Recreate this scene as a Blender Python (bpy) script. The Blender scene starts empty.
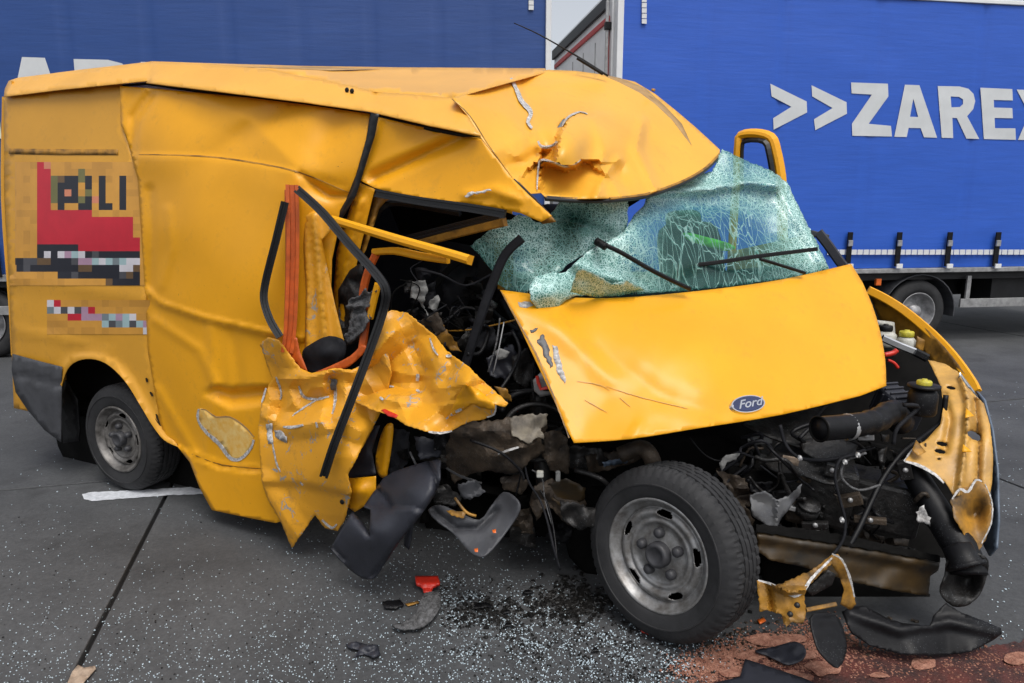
import bpy, bmesh, math, random
import numpy as np
from mathutils import Vector, Matrix, noise
from mathutils.geometry import delaunay_2d_cdt
R = math.radians
random.seed(7)
SC = bpy.context.scene
COL = SC.collection

# ------------------------------------------------------------------ camera, sky, sun
H, F, PITCH = 1.66, 711.0, math.atan((341.5 - 210) / 711.0)
cam = bpy.data.cameras.new('camera'); camo = bpy.data.objects.new('camera', cam); COL.objects.link(camo)
camo.location = (0, 0, H); camo.rotation_euler = (math.pi / 2 - PITCH, 0, 0)
cam.sensor_width = 36; cam.lens = 36 * F / 1024; cam.clip_end = 3000; cam.clip_start = .05
SC.camera = camo
SC.render.resolution_x = 1024; SC.render.resolution_y = 683
W0 = bpy.data.worlds.new('World'); SC.world = W0; W0.use_nodes = True
nt = W0.node_tree; bg = nt.nodes['Background']
sky = nt.nodes.new('ShaderNodeTexSky'); sky.sky_type = 'NISHITA'; sky.sun_disc = False
SUN_EL, SUN_AZ = 62, 158          # azimuth clockwise from +Y: behind the camera, to the right
sky.sun_elevation = R(SUN_EL); sky.sun_rotation = R(SUN_AZ); sky.dust_density = 4; sky.ozone_density = 1.5
hs = nt.nodes.new('ShaderNodeHueSaturation'); hs.inputs['Saturation'].default_value = .3
nt.links.new(sky.outputs[0], hs.inputs['Color']); nt.links.new(hs.outputs[0], bg.inputs[0])
bg.inputs[1].default_value = .15
sl = bpy.data.lights.new('sun', 'SUN'); sl.energy = 1.25; sl.angle = R(30); sl.color = (1, .97, .92)
so = bpy.data.objects.new('sun', sl); COL.objects.link(so)
sd = Vector((math.sin(R(SUN_AZ)) * math.cos(R(SUN_EL)), math.cos(R(SUN_AZ)) * math.cos(R(SUN_EL)), math.sin(R(SUN_EL))))
so.rotation_euler = (-sd).to_track_quat('-Z', 'Y').to_euler(); so.location = (0, 0, 20)
SC.view_settings.view_transform = 'Standard'; SC.view_settings.look = 'None'
SC.view_settings.exposure = .3; SC.view_settings.gamma = 1

# ------------------------------------------------------------------ geometry of the place
CP, SP = math.cos(PITCH), math.sin(PITCH)
CAM = Vector((0, 0, H))
def ray(px, py):
    cx, cy = (px - 512) / F, (341.5 - py) / F
    return Vector((cx, CP + cy * SP, -SP + cy * CP))
def P(px, py, Y):
    d = ray(px, py); return CAM + d * (Y / d.y)
def G(px, py, z=0.0):
    d = ray(px, py); return CAM + d * ((z - H) / d.z)
def onplane(px, py, o, n):
    d = ray(px, py); return CAM + d * ((o - CAM).dot(n) / d.dot(n))
VO = G(115, 491); VF = G(678, 639)
VU = (VF - VO).normalized(); VN = Vector((VU.y, -VU.x, 0))      # forward, and outwards to the camera's side
if VN.y > 0: VN = -VN
def V(px, py, v): return onplane(px, py, VO + VN * v, VN)
def Wv(u, v, z): return VO + VU * u + VN * v + Vector((0, 0, z))

# ------------------------------------------------------------------ materials
def mk(name):
    m = bpy.data.materials.new(name); m.use_nodes = True
    n = m.node_tree; b = n.nodes['Principled BSDF']; return m, n, b
def N(n, t, **kw):
    x = n.nodes.new(t)
    for k, v in kw.items():
        if k in x.inputs: x.inputs[k].default_value = v
        else: setattr(x, k, v)
    return x
def tex(n, kind='Noise', **kw):
    tc = n.nodes.new('ShaderNodeTexCoord'); x = N(n, 'ShaderNodeTex' + kind, **kw)
    n.links.new(tc.outputs['Object'], x.inputs['Vector']); return x
def ramp(n, src, stops):
    r = n.nodes.new('ShaderNodeValToRGB'); e = r.color_ramp.elements
    while len(e) < len(stops): e.new(.5)
    for i, (p, c) in enumerate(stops):
        e[i].position = p; e[i].color = c if len(c) == 4 else (*c, 1)
    n.links.new(src, r.inputs[0]); return r
def mix(n, fac, a, b):
    m = n.nodes.new('ShaderNodeMixRGB')
    for s, v in ((m.inputs[0], fac), (m.inputs[1], a), (m.inputs[2], b)):
        if isinstance(v, (int, float)): s.default_value = v
        elif isinstance(v, tuple): s.default_value = (*v, 1)[:4]
        else: n.links.new(v, s)
    return m
def bump(n, b, src, strength, dist=.01):
    x = N(n, 'ShaderNodeBump', Strength=strength, Distance=dist); n.links.new(src, x.inputs['Height']); n.links.new(x.outputs[0], b.inputs['Normal']); return x
def simple(name, c, rough=.5, metal=0, vary=.35, scale=12, coat=0, bmp=0, bscale=60, c2=None, spec=.5, det=8, specks=0):
    m, n, b = mk(name)
    t = tex(n, 'Noise', Scale=scale, Detail=det, Roughness=.65)
    c2 = c2 or tuple(x * (1 - vary) for x in c)
    r = ramp(n, t.outputs[0], [(.36, c2), (.64, c)])
    out = r.outputs[0]
    if specks:
        v = tex(n, 'Voronoi', Scale=150); q = ramp(n, v.outputs['Distance'], [(.10, (1, 1, 1)), (.18, (0, 0, 0))]); nm_ = tex(n, 'Noise', Scale=6, Detail=3); q2 = ramp(n, nm_.outputs[0], [(.48, (0, 0, 0)), (.60, (specks,) * 3)])
        mu = N(n, 'ShaderNodeMath', operation='MULTIPLY'); n.links.new(q.outputs[0], mu.inputs[0]); n.links.new(q2.outputs[0], mu.inputs[1]); out = mix(n, mu.outputs[0], out, (.35, .38, .40)).outputs[0]
    n.links.new(out, b.inputs['Base Color'])
    b.inputs['Roughness'].default_value = rough; b.inputs['Metallic'].default_value = metal
    b.inputs['Coat Weight'].default_value = coat; b.inputs['Coat Roughness'].default_value = .12
    b.inputs['Specular IOR Level'].default_value = spec
    if bmp:
        t2 = tex(n, 'Noise', Scale=bscale, Detail=6); bump(n, b, t2.outputs[0], bmp)
    return m
def paint(name, c, dirt=.25, rough=.48, coat=.24, dull=None, chips=0):
    m, n, b = mk(name)
    t = tex(n, 'Noise', Scale=2.2, Detail=6, Roughness=.6)
    base = ramp(n, t.outputs[0], [(.35, tuple(x * .88 for x in c)), (.65, c)])
    t2 = tex(n, 'Noise', Scale=9, Detail=12, Roughness=.75)
    d = ramp(n, t2.outputs[0], [(.54, (0, 0, 0)), (.75, (dirt,) * 3)])
    mm = mix(n, d.outputs[0], base.outputs[0], dull or (.16, .10, .04))
    t4 = tex(n, 'Noise', Scale=110, Detail=3)
    sp = ramp(n, t4.outputs[0], [(.70, (0, 0, 0)), (.74, (.7, .7, .7))])
    t5 = tex(n, 'Noise', Scale=3.1, Detail=2)
    sp2 = ramp(n, t5.outputs[0], [(.48, (0, 0, 0)), (.66, (1, 1, 1))])
    mu = N(n, 'ShaderNodeMath', operation='MULTIPLY'); n.links.new(sp.outputs[0], mu.inputs[0]); n.links.new(sp2.outputs[0], mu.inputs[1])
    m3 = mix(n, mu.outputs[0], mm.outputs[0], (.05, .03, .015))
    if chips:
        tc = n.nodes.new('ShaderNodeTexCoord'); nz = N(n, 'ShaderNodeTexNoise', Scale=7.0, Detail=5); n.links.new(tc.outputs['Object'], nz.inputs['Vector'])
        ad = N(n, 'ShaderNodeMixRGB', blend_type='ADD'); ad.inputs[0].default_value = .22; n.links.new(tc.outputs['Object'], ad.inputs[1]); n.links.new(nz.outputs['Color'], ad.inputs[2])
        vo = N(n, 'ShaderNodeTexVoronoi', Scale=9.0, feature='DISTANCE_TO_EDGE'); n.links.new(ad.outputs[0], vo.inputs['Vector'])
        e1 = ramp(n, vo.outputs['Distance'], [(.015, (1, 1, 1)), (.035, (0, 0, 0))]); nm_ = tex(n, 'Noise', Scale=8, Detail=6, Roughness=.7); e2 = ramp(n, nm_.outputs[0], [(.54, (0, 0, 0)), (.58, (1, 1, 1))])
        mq = N(n, 'ShaderNodeMath', operation='MULTIPLY'); n.links.new(e1.outputs[0], mq.inputs[0]); n.links.new(e2.outputs[0], mq.inputs[1])
        m3 = mix(n, mq.outputs[0], m3.outputs[0], (.30, .28, .25))
    n.links.new(m3.outputs[0], b.inputs['Base Color'])
    b.inputs['Roughness'].default_value = rough
    b.inputs['Coat Weight'].default_value = coat; b.inputs['Coat Roughness'].default_value = .22; b.inputs['Specular IOR Level'].default_value = .3
    t3 = tex(n, 'Noise', Scale=6, Detail=3); bump(n, b, t3.outputs[0], .035, .02)
    return m
YEL = (.80, .36, .006)
M = {}
M['paint'] = paint('yellow_paint', YEL)
M['paint_scuffed'] = paint('scuffed_yellow_paint', (.74, .34, .02), dirt=.8, rough=.48, coat=.3, dull=(.22, .13, .05), chips=1)
M['paint_pale'] = paint('sky_lit_yellow_paint', (.80, .40, .035), dirt=.25, rough=.45, coat=.35)  # paler yellow: sky light on the cab roof put into the colour
M['paint_dull'] = paint('side_shaded_yellow_paint', (.66, .32, .028), dirt=.3, rough=.5, coat=.25)  # duller yellow: the left-facing side's weaker light put into the colour
M['paint_roof'] = paint('yellow_roof_paint', (.76, .38, .05), dirt=.2, rough=.45, coat=.35)  # the sky's reflection on the roof is mixed into this paler colour
M['paint_dirty'] = simple('dirty_yellow_paint', (.46, .22, .022), .55, c2=(.06, .035, .012), scale=7, coat=.1)
M['paint_cream'] = simple('scuffed_yellow_inner_paint', (.62, .34, .065), .5, c2=(.36, .20, .05), scale=7, coat=.15)
M['paint_beam'] = simple('dirty_shaded_beam_paint', (.050, .028, .006), .5, c2=(.010, .008, .005), scale=6)  # dirt, with the shadow around the beam darkened into the colour
M['paint_orange'] = simple('orange_primer', (.62, .11, .012), .45, vary=.4, scale=14)
M['paint_inner'] = simple('grimy_shaded_yellow_paint', (.42, .20, .018), .55, c2=(.09, .045, .008), scale=9)  # grime on inner faces; also paints the shade lines along creases
M['primer'] = simple('cream_filler', (.72, .50, .17), .7, c2=(.68, .36, .05), scale=25)
M['chip'] = simple('grey_white_bare_edge', (.62, .61, .60), .6, c2=(.20, .19, .18), scale=60)
M['steel'] = simple('torn_bare_steel', (.095, .097, .105), .55, metal=.2, c2=(.11, .11, .11), scale=22, bmp=.1, specks=.6)
M['streak'] = simple('grey_brown_roof_grime', (.42, .25, .09), .6, c2=(.30, .18, .07), scale=12)
M['tan_metal'] = simple('scorched_tan_metal', (.22, .19, .14), .6, c2=(.06, .05, .04), scale=14)
M['rust'] = simple('burnt_metal', (.085, .062, .042), .6, metal=.3, c2=(.014, .011, .009), scale=9, bmp=.4, specks=.5)
M['black'] = simple('black_plastic', (.006, .006, .0075), .5, vary=.5, scale=30, bmp=.06, spec=.25, specks=.4)
M['black_soft'] = simple('dark_grey_trim', (.012, .0125, .016), .75, vary=.5, scale=18, spec=.25)
M['void'] = simple('hollow_shade_black', (.006, .0057, .0054), .85, vary=.6, scale=8, spec=.1)  # near black that paints the shade of hollows and the open cab
M['engine'] = simple('oily_engine_metal', (.022, .020, .019), .5, metal=.2, c2=(.005, .005, .005), scale=20, bmp=.5, bscale=40, specks=.9)
M['plastic_grey'] = simple('charcoal_bumper_plastic', (.024, .026, .036), .5, vary=.3, scale=9, bmp=.15, bscale=200)
M['bumper_grey'] = simple('faded_grey_bumper_plastic', (.06, .062, .07), .6, vary=.35, scale=10, bmp=.1)
M['rubber'] = simple('rubber_seal', (.007, .0075, .009), .4, vary=.4, scale=20)
M['rim'] = simple('dusty_silver_steel_wheel', (.33, .33, .33), .42, metal=.55, c2=(.13, .12, .11), scale=16, bmp=.1)
M['rim_dark'] = simple('grimy_steel_wheel', (.20, .19, .18), .5, metal=.4, c2=(.06, .055, .05), scale=14)
M['hub'] = simple('dark_hub_plastic', (.045, .045, .05), .5, vary=.4, scale=20)
M['cloth'] = simple('torn_pale_cloth', (.26, .26, .25), .9, vary=.4, scale=40, bmp=.4)
M['frayed'] = simple('frayed_grey_felt', (.14, .14, .145), .95, c2=(.03, .03, .03), scale=45, bmp=.8, bscale=90)
M['red'] = simple('red_plastic', (.62, .03, .015), .4, vary=.3, scale=20)
M['orange_lens'] = simple('amber_lens', (.7, .14, .02), .3)
M['white_plastic'] = simple('translucent_white_plastic', (.50, .50, .46), .4, c2=(.25, .24, .2), scale=15)
M['yellow_cap'] = simple('yellow_cap_plastic', (.55, .48, .04), .5, vary=.4, scale=30)
M['chrome'] = simple('chrome', (.75, .76, .78), .18, metal=1, vary=.2)
M['blue_enamel'] = simple('blue_enamel', (.01, .02, .09), .2, coat=.8)
M['hivis'] = simple('hi_vis_green', (.50, .88, .05), .8, vary=.3, scale=30)
M['grille_blue'] = simple('blue_grey_plastic', (.12, .16, .22), .45, vary=.3)
M['card'] = simple('wet_cardboard', (.40, .30, .22), .9, vary=.4, scale=30, bmp=.3)
M['white_paint'] = simple('white_powder_coat', (.72, .73, .74), .5, vary=.12, scale=4)
M['panel_white'] = simple('off_white_trailer_panel', (.78, .79, .80), .5, vary=.12, scale=3)
M['alu'] = simple('brushed_aluminium', (.42, .42, .42), .45, metal=.5, vary=.4, scale=12)
M['chassis'] = simple('black_chassis', (.018, .018, .02), .6, vary=.5, scale=6)
M['trailer_red'] = simple('red_border', (.50, .05, .05), .6, vary=.2)
M['reflect'] = simple('white_reflective_tape', (.70, .71, .72), .35, vary=.15, scale=30)
M['letter'] = simple('pale_grey_print', (.60, .62, .63), .6, vary=.08, scale=5)
M['ring_steel'] = simple('dull_grey_wheel', (.42, .42, .43), .5, metal=.4, vary=.5, scale=10)
def tyre_mat():
    m, n, b = mk('dusty_tyre_rubber')
    t = tex(n, 'Noise', Scale=7, Detail=8, Roughness=.7)
    r = ramp(n, t.outputs[0], [(.35, (.008, .008, .009)), (.75, (.028, .028, .030))])
    n.links.new(r.outputs[0], b.inputs['Base Color']); b.inputs['Roughness'].default_value = .75
    t2 = tex(n, 'Noise', Scale=90, Detail=4); bump(n, b, t2.outputs[0], .15, .004); return m
M['tyre'] = tyre_mat()
def curtain_mat(name, c):
    m, n, b = mk(name)
    mp = n.nodes.new('ShaderNodeMapping'); tc = n.nodes.new('ShaderNodeTexCoord'); n.links.new(tc.outputs['Object'], mp.inputs[0])
    mp.inputs['Scale'].default_value = (.35, .35, 4)
    t = N(n, 'ShaderNodeTexNoise', Scale=6, Detail=9, Roughness=.7); n.links.new(mp.outputs[0], t.inputs['Vector'])
    r = ramp(n, t.outputs[0], [(.3, tuple(x * .84 for x in c)), (.7, c)])
    n.links.new(r.outputs[0], b.inputs['Base Color']); b.inputs['Roughness'].default_value = .55
    bump(n, b, t.outputs[0], .12, .03); return m
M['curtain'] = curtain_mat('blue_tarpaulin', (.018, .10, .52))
M['curtain_shaded'] = curtain_mat('shaded_blue_tarpaulin', (.014, .060, .24))  # same blue cloth with the left trailer's shade put into the colour
def glass_mat():
    m, n, b = mk('crazed_laminated_glass')
    n.nodes.remove(b); out = n.nodes['Material Output']
    def math_(op, a, b_, clamp=False, c=0):
        x = N(n, 'ShaderNodeMath', operation=op); x.use_clamp = clamp
        for s, v in zip(x.inputs, (a, b_, c)):
            if isinstance(v, (int, float)): s.default_value = v
            else: n.links.new(v, s)
        return x.outputs[0]
    def vor(sc, rot, scale, w0, w1, dist=.0):
        tc = n.nodes.new('ShaderNodeTexCoord'); mp = n.nodes.new('ShaderNodeMapping'); n.links.new(tc.outputs['Object'], mp.inputs[0])
        mp.inputs['Rotation'].default_value = rot; mp.inputs['Scale'].default_value = scale
        nz_ = N(n, 'ShaderNodeTexNoise', Scale=5.0, Detail=4); n.links.new(mp.outputs[0], nz_.inputs['Vector'])
        m_ = N(n, 'ShaderNodeMixRGB', blend_type='ADD'); m_.inputs[0].default_value = dist; n.links.new(mp.outputs[0], m_.inputs[1]); n.links.new(nz_.outputs['Color'], m_.inputs[2])
        v = N(n, 'ShaderNodeTexVoronoi', Scale=sc, feature='DISTANCE_TO_EDGE'); n.links.new(m_.outputs[0], v.inputs['Vector'])
        return ramp(n, v.outputs['Distance'], [(w0, (1, 1, 1)), (w1, (0, 0, 0))]).outputs[0]
    fine = vor(95, (0, 0, 0), (1, 1, 1), .02, .10); midl = vor(34, (0, 0, 0), (1, 1, 1), .008, .05, .05)
    la = vor(5.5, (0, .6, 0), (2.2, 1, .6), .003, .016, .1); lb = vor(5, (0, -.75, 0), (2.6, 1, .55), .003, .016, .1); lc = vor(6.5, (0, 1.45, 0), (2.2, 1, .6), .003, .014, .08)
    nz = tex(n, 'Noise', Scale=9, Detail=7, Roughness=.65)
    at = N(n, 'ShaderNodeAttribute', attribute_name='craze')
    cz = math_('ADD', at.outputs['Fac'], math_('MULTIPLY_ADD', nz.outputs[0], .6, False, -.30), True)
    c2 = math_('MULTIPLY_ADD', cz, 1.6, True, -.35)
    longs = math_('MULTIPLY', math_('MAXIMUM', math_('MAXIMUM', la, lb), lc), .6)
    s = math_('MAXIMUM', math_('MAXIMUM', math_('MULTIPLY', fine, c2), math_('MULTIPLY', midl, math_('MULTIPLY_ADD', cz, 1.3, True, -.05))), longs)
    s3 = math_('ADD', math_('MULTIPLY', s, .62), math_('MULTIPLY_ADD', math_('POWER', cz, 2.0), .60, False, .07), True)
    tr = n.nodes.new('ShaderNodeBsdfTransparent'); tr.inputs[0].default_value = (.60, .87, .83, 1)
    df = n.nodes.new('ShaderNodeBsdfPrincipled')
    cr = ramp(n, s, [(0, (.10, .33, .29)), (1, (.62, .86, .82))]); n.links.new(cr.outputs[0], df.inputs['Base Color'])
    df.inputs['Roughness'].default_value = .35
    mx = n.nodes.new('ShaderNodeMixShader'); n.links.new(s3, mx.inputs[0]); n.links.new(tr.outputs[0], mx.inputs[1]); n.links.new(df.outputs[0], mx.inputs[2])
    gl = n.nodes.new('ShaderNodeBsdfGlossy'); gl.inputs['Roughness'].default_value = .2; gl.inputs['Color'].default_value = (.5, .5, .5, 1)
    fr0 = N(n, 'ShaderNodeLayerWeight', Blend=.25); fr = N(n, 'ShaderNodeMath', operation='MULTIPLY_ADD'); n.links.new(fr0.outputs['Facing'], fr.inputs[0]); fr.inputs[1].default_value = .18; fr.inputs[2].default_value = .03
    bp = N(n, 'ShaderNodeBump', Strength=.25, Distance=.004); n.links.new(s, bp.inputs['Height']); n.links.new(bp.outputs[0], df.inputs['Normal'])
    mx2 = n.nodes.new('ShaderNodeMixShader'); n.links.new(fr.outputs[0], mx2.inputs[0]); n.links.new(mx.outputs[0], mx2.inputs[1]); n.links.new(gl.outputs[0], mx2.inputs[2])
    n.links.new(mx2.outputs[0], out.inputs[0]); return m
M['glass'] = glass_mat()
def crumb_mat():
    m, n, b = mk('glass_crumbs'); b.inputs['Base Color'].default_value = (.50, .60, .66, 1); b.inputs['Roughness'].default_value = .12
    b.inputs['Specular IOR Level'].default_value = .8; return m
M['crumb'] = crumb_mat()
def slab_mat():
    m, n, b = mk('dark_concrete')
    t = tex(n, 'Noise', Scale=1.1, Detail=9, Roughness=.65); t2 = tex(n, 'Noise', Scale=55, Detail=8, Roughness=.8)
    r = ramp(n, t.outputs[0], [(.3, (.042, .044, .047)), (.7, (.088, .091, .095))])
    r2 = ramp(n, t2.outputs[0], [(.3, (.55, .55, .55)), (.7, (1.15, 1.15, 1.15))])
    x = n.nodes.new('ShaderNodeMixRGB'); x.blend_type = 'MULTIPLY'; x.inputs[0].default_value = 1
    n.links.new(r.outputs[0], x.inputs[1]); n.links.new(r2.outputs[0], x.inputs[2])
    t3 = tex(n, 'Noise', Scale=2.6, Detail=10, Roughness=.6)
    st = ramp(n, t3.outputs[0], [(.56, (0, 0, 0)), (.68, (.55, .55, .55))])
    y = mix(n, st.outputs[0], x.outputs[0], (.022, .022, .023))
    n.links.new(y.outputs[0], b.inputs['Base Color']); b.inputs['Roughness'].default_value = .78
    bump(n, b, t2.outputs[0], .5, .004); return m
M['slab'] = slab_mat()
M['joint'] = simple('tar_joint', (.010, .010, .012), .7)
M['powder'] = simple('pink_absorbent_powder', (.38, .19, .13), .95, c2=(.18, .065, .04), scale=30, bmp=.8, bscale=120)
M['powder_wet'] = simple('oil_soaked_red_powder', (.10, .022, .015), .7, c2=(.018, .010, .009), scale=7, bmp=.7, bscale=90)
M['oil'] = simple('oil_soaked_dirt', (.012, .011, .010), .45, vary=.6, scale=10, bmp=.6, bscale=60)
M['roadpaint'] = simple('worn_road_paint', (.62, .64, .68), .7, c2=(.42, .44, .47), scale=25)

# ------------------------------------------------------------------ object helpers
WL = {}
def tag(o, label=None, cat=None, group=None, kind=None):
    if label: o['label'] = label
    if cat: o['category'] = cat
    if group: o['group'] = group
    if kind: o['kind'] = kind
    return o
def thing(name, loc, label, cat, group=None):
    o = bpy.data.objects.new(name, None); COL.objects.link(o); o.location = loc; o.empty_display_size = .2
    WL[o] = Vector(loc); return tag(o, label, cat, group)
def obj(name, verts, faces, mat, parent=None, smooth=True, solid=0, bev=0, attr=None):
    vs = [Vector(v) for v in verts]
    c = sum(vs, Vector()) / max(1, len(vs))
    me = bpy.data.meshes.new(name); me.from_pydata([tuple(v - c) for v in vs], [], faces); me.validate()
    mats = mat if isinstance(mat, list) else [mat]
    for m_ in mats: me.materials.append(M[m_])
    if smooth: me.polygons.foreach_set('use_smooth', [True] * len(me.polygons))
    if attr is not None:
        a = me.attributes.new('craze', 'FLOAT', 'POINT'); a.data.foreach_set('value', attr)
    o = bpy.data.objects.new(name, me); COL.objects.link(o); WL[o] = c
    o.parent = parent; o.location = c - (WL[parent] if parent else Vector())
    if solid:
        s = o.modifiers.new('thickness', 'SOLIDIFY'); s.thickness = solid; s.offset = 0
    if bev:
        s = o.modifiers.new('edge', 'BEVEL'); s.width = bev; s.segments = 2; s.limit_method = 'ANGLE'
    return o
def tps(pts):
    """smooth surface value through control points (px, py, value)"""
    a = np.array(pts, float); X = a[:, :2] / 100.0; n = len(a)
    def U(r2): return np.where(r2 > 1e-12, .5 * r2 * np.log(np.maximum(r2, 1e-12)), 0)
    K = U(((X[:, None] - X[None]) ** 2).sum(-1)) + np.eye(n) * .002
    Pm = np.hstack([np.ones((n, 1)), X]); A = np.zeros((n + 3, n + 3)); A[:n, :n] = K; A[:n, n:] = Pm; A[n:, :n] = Pm.T
    w = np.linalg.solve(A, np.concatenate([a[:, 2], np.zeros(3)]))
    def f(px, py):
        q = np.array([px, py]) / 100.0
        return float(w[:n] @ U(((X - q) ** 2).sum(-1)) + w[n] + w[n + 1] * q[0] + w[n + 2] * q[1])
    return f
def dseg(p, a, b):
    ax, ay = a; bx, by = b; dx, dy = bx - ax, by - ay; L = dx * dx + dy * dy or 1e-9
    t = max(0, min(1, ((p[0] - ax) * dx + (p[1] - ay) * dy) / L))
    qx, qy = ax + t * dx, ay + t * dy
    s = dx * (p[1] - ay) - dy * (p[0] - ax)
    return math.hypot(p[0] - qx, p[1] - qy), (1 if s > 0 else -1)
def dline(p, ln): return min((dseg(p, ln[i], ln[i + 1]) for i in range(len(ln) - 1)), key=lambda q: q[0])
def ridge(ln, w, a):                                # sharp fold along a line
    return lambda x, y: a * max(0, 1 - dline((x, y), ln)[0] / w) ** 1.3
def fold(ln, w, a):                                 # long flat sides meeting in one crease
    w2 = w * 2.1; return lambda x, y: a * max(0, 1 - dline((x, y), ln)[0] / w2)
def step(ln, w, a):                                 # one side of the line stands proud
    def f(x, y):
        d, s = dline((x, y), ln); return a * (.5 + .5 * math.tanh(s * d / w))
    return f
def gauss(cx, cy, rx, ry, a, ang=0):
    c, s = math.cos(R(ang)), math.sin(R(ang))
    def f(x, y):
        dx, dy = x - cx, y - cy; u = (c * dx + s * dy) / rx; v = (-s * dx + c * dy) / ry
        return a * math.exp(-u * u - v * v)
    return f
def crumple(sc, a, seed=0): return facets(sc, a * 1.0, seed)
def crumple_old(sc, a, seed=0):                         # faceted folds, as in buckled sheet metal
    def f(x, y):
        p = Vector((x / sc + seed * 7.3, y / sc + seed * 3.1, seed))
        d, _ = noise.voronoi(p); 
        return a * (d[1] - d[0] - .25) + a * .5 * noise.noise(p * 2.1)
    return f
def tri(t): t = t % 1.0; return 4 * abs(t - .5) - 1
def facets(sc, a, seed=0, k=4):                     # straight folds crossing at random angles, as in crushed sheet
    rn = random.Random(seed * 77 + 5); ds = []
    for i in range(k):
        an = rn.uniform(0, math.pi); ds.append((math.cos(an), math.sin(an), sc * rn.uniform(1.4, 3.2), rn.random(), rn.uniform(.5, 1)))
    def f(x, y):
        w = noise.noise(Vector((x / sc * .33, y / sc * .33, seed))) * .9; w2 = noise.noise(Vector((x / sc * .3 + 9, y / sc * .3, seed)))
        m_ = .35 + .9 * abs(noise.noise(Vector((x / sc * .4 + 3, y / sc * .4, seed + 4))))
        return a * m_ * sum(q * tri((x * c + y * s_) / l + ph + (w if i % 2 else w2)) * l / (2 * sc) for i, (c, s_, l, ph, q) in enumerate(ds)) / k * 1.6
    return f
def soft(sc, a, seed=0):
    return lambda x, y: a * noise.noise(Vector((x / sc + seed * 5.7, y / sc, seed * 1.3)))
def dv(*fs):
    f = tuple((lambda x, y, k=k: k) if isinstance(k, (int, float)) else k for k in fs)
    return lambda x, y: V(x, y, sum(g(x, y) for g in f))
def dy(*fs):                                        # distance from the camera plus bumps towards the camera
    f = tuple((lambda x, y, k=k: k) if isinstance(k, (int, float)) else k for k in fs)
    return lambda x, y: P(x, y, f[0](x, y) - sum(g(x, y) for g in f[1:]))
def inside(p, poly):
    x, y = p; c = False; j = len(poly) - 1
    for i in range(len(poly)):
        xi, yi = poly[i]; xj, yj = poly[j]
        if (yi > y) != (yj > y) and x < (xj - xi) * (y - yi) / (yj - yi) + xi: c = not c
        j = i
    return c
def sm(pts, closed=False, n=5):
    out = []; L = len(pts)
    for i in range(L if closed else L - 1):
        g = lambda k: np.array(pts[k % L] if closed else pts[max(0, min(L - 1, k))], float)
        a, b, c, d = g(i - 1), g(i), g(i + 1), g(i + 2)
        for k in range(n):
            t = k / n; out.append(tuple(.5 * (2 * b + (c - a) * t + (2 * a - 5 * b + 4 * c - d) * t * t + (3 * b - a - 3 * c + d) * t ** 3)))
    if not closed: out.append(tuple(pts[-1]))
    return out
def dens(poly, res, jag=0, seed=1, closed=True):
    rnd = random.Random(seed); out = []
    for i in range(len(poly) if closed else len(poly) - 1):
        a, b = poly[i], poly[(i + 1) % len(poly)]
        L = math.hypot(b[0] - a[0], b[1] - a[1]); k = max(1, int(L / res))
        nx, ny = (b[1] - a[1]) / (L + 1e-9), -(b[0] - a[0]) / (L + 1e-9)
        for j in range(k):
            t = j / k; q = rnd.uniform(-jag, jag) if (jag and j) else 0
            out.append((a[0] + (b[0] - a[0]) * t + nx * q, a[1] + (b[1] - a[1]) * t + ny * q))
    return out
def sheet(name, outline, fn, mat, parent=None, res=6, jag=0, solid=.002, holes=(), smooth=True, craze=None, seed=1, sharp=0):
    """bent sheet of material: outline sampled in picture units, each point put at its real distance by fn"""
    ol = dens(outline, res * .8, jag, seed); hl = [dens(h, res * .6, jag, seed + 3) for h in holes]
    pts = []; edges = []
    for lp in [ol] + hl:
        s = len(pts); pts += lp; edges += [(s + i, s + (i + 1) % len(lp)) for i in range(len(lp))]
    xs = [p[0] for p in ol]; ys = [p[1] for p in ol]; rnd = random.Random(seed)
    bp = np.array(pts); y = min(ys); r = 0
    while y < max(ys):
        x = min(xs) + (res / 2 if r % 2 else 0)
        while x < max(xs):
            q = (x + rnd.uniform(-.15, .15) * res, y + rnd.uniform(-.15, .15) * res)
            if inside(q, ol) and not any(inside(q, h) for h in hl) and ((bp - q) ** 2).sum(1).min() > (res * .45) ** 2: pts.append(q)
            x += res
        y += res * .87; r += 1
    co, _, fs, _, _, _ = delaunay_2d_cdt([Vector(p) for p in pts], edges, [], 1, 1e-4)
    keep = []
    for f in fs:
        c = sum((co[i] for i in f), Vector((0, 0))) / len(f)
        if inside(c, ol) and not any(inside(c, h) for h in hl): keep.append(tuple(f))
    vs = [fn(p[0], p[1]) for p in co]
    o = obj(name, vs, keep, mat, parent, smooth, solid, attr=[craze(p[0], p[1]) for p in co] if craze else None)
    if sharp: o.data.set_sharp_from_angle(angle=R(sharp))
    return o
def sweep(name, pts, prof, mat, parent=None, up=(0, 0, 1), smooth=True, caps=True, closedprof=True, scale=None):
    pts = [Vector(p) for p in pts]; n = len(pts); vs = []; fs = []; m = len(prof); up = Vector(up)
    prev = None
    for i, p in enumerate(pts):
        t = (pts[min(n - 1, i + 1)] - pts[max(0, i - 1)]).normalized()
        s = (t.cross(up) if prev is None else prev - t * prev.dot(t))
        if s.length < 1e-4: s = t.cross(Vector((1, .3, .2)))
        s.normalize(); prev = s; w = s.cross(t).normalized(); k = scale[i] if scale else 1
        for a, b in prof: vs.append(p + s * a * k + w * b * k)
    for i in range(n - 1):
        for j in range(m): fs.append((i * m + j, i * m + (j + 1) % m, (i + 1) * m + (j + 1) % m, (i + 1) * m + j))
    if caps: fs += [tuple(range(m))[::-1], tuple((n - 1) * m + j for j in range(m))]
    return obj(name, vs, fs, mat, parent, smooth)
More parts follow.
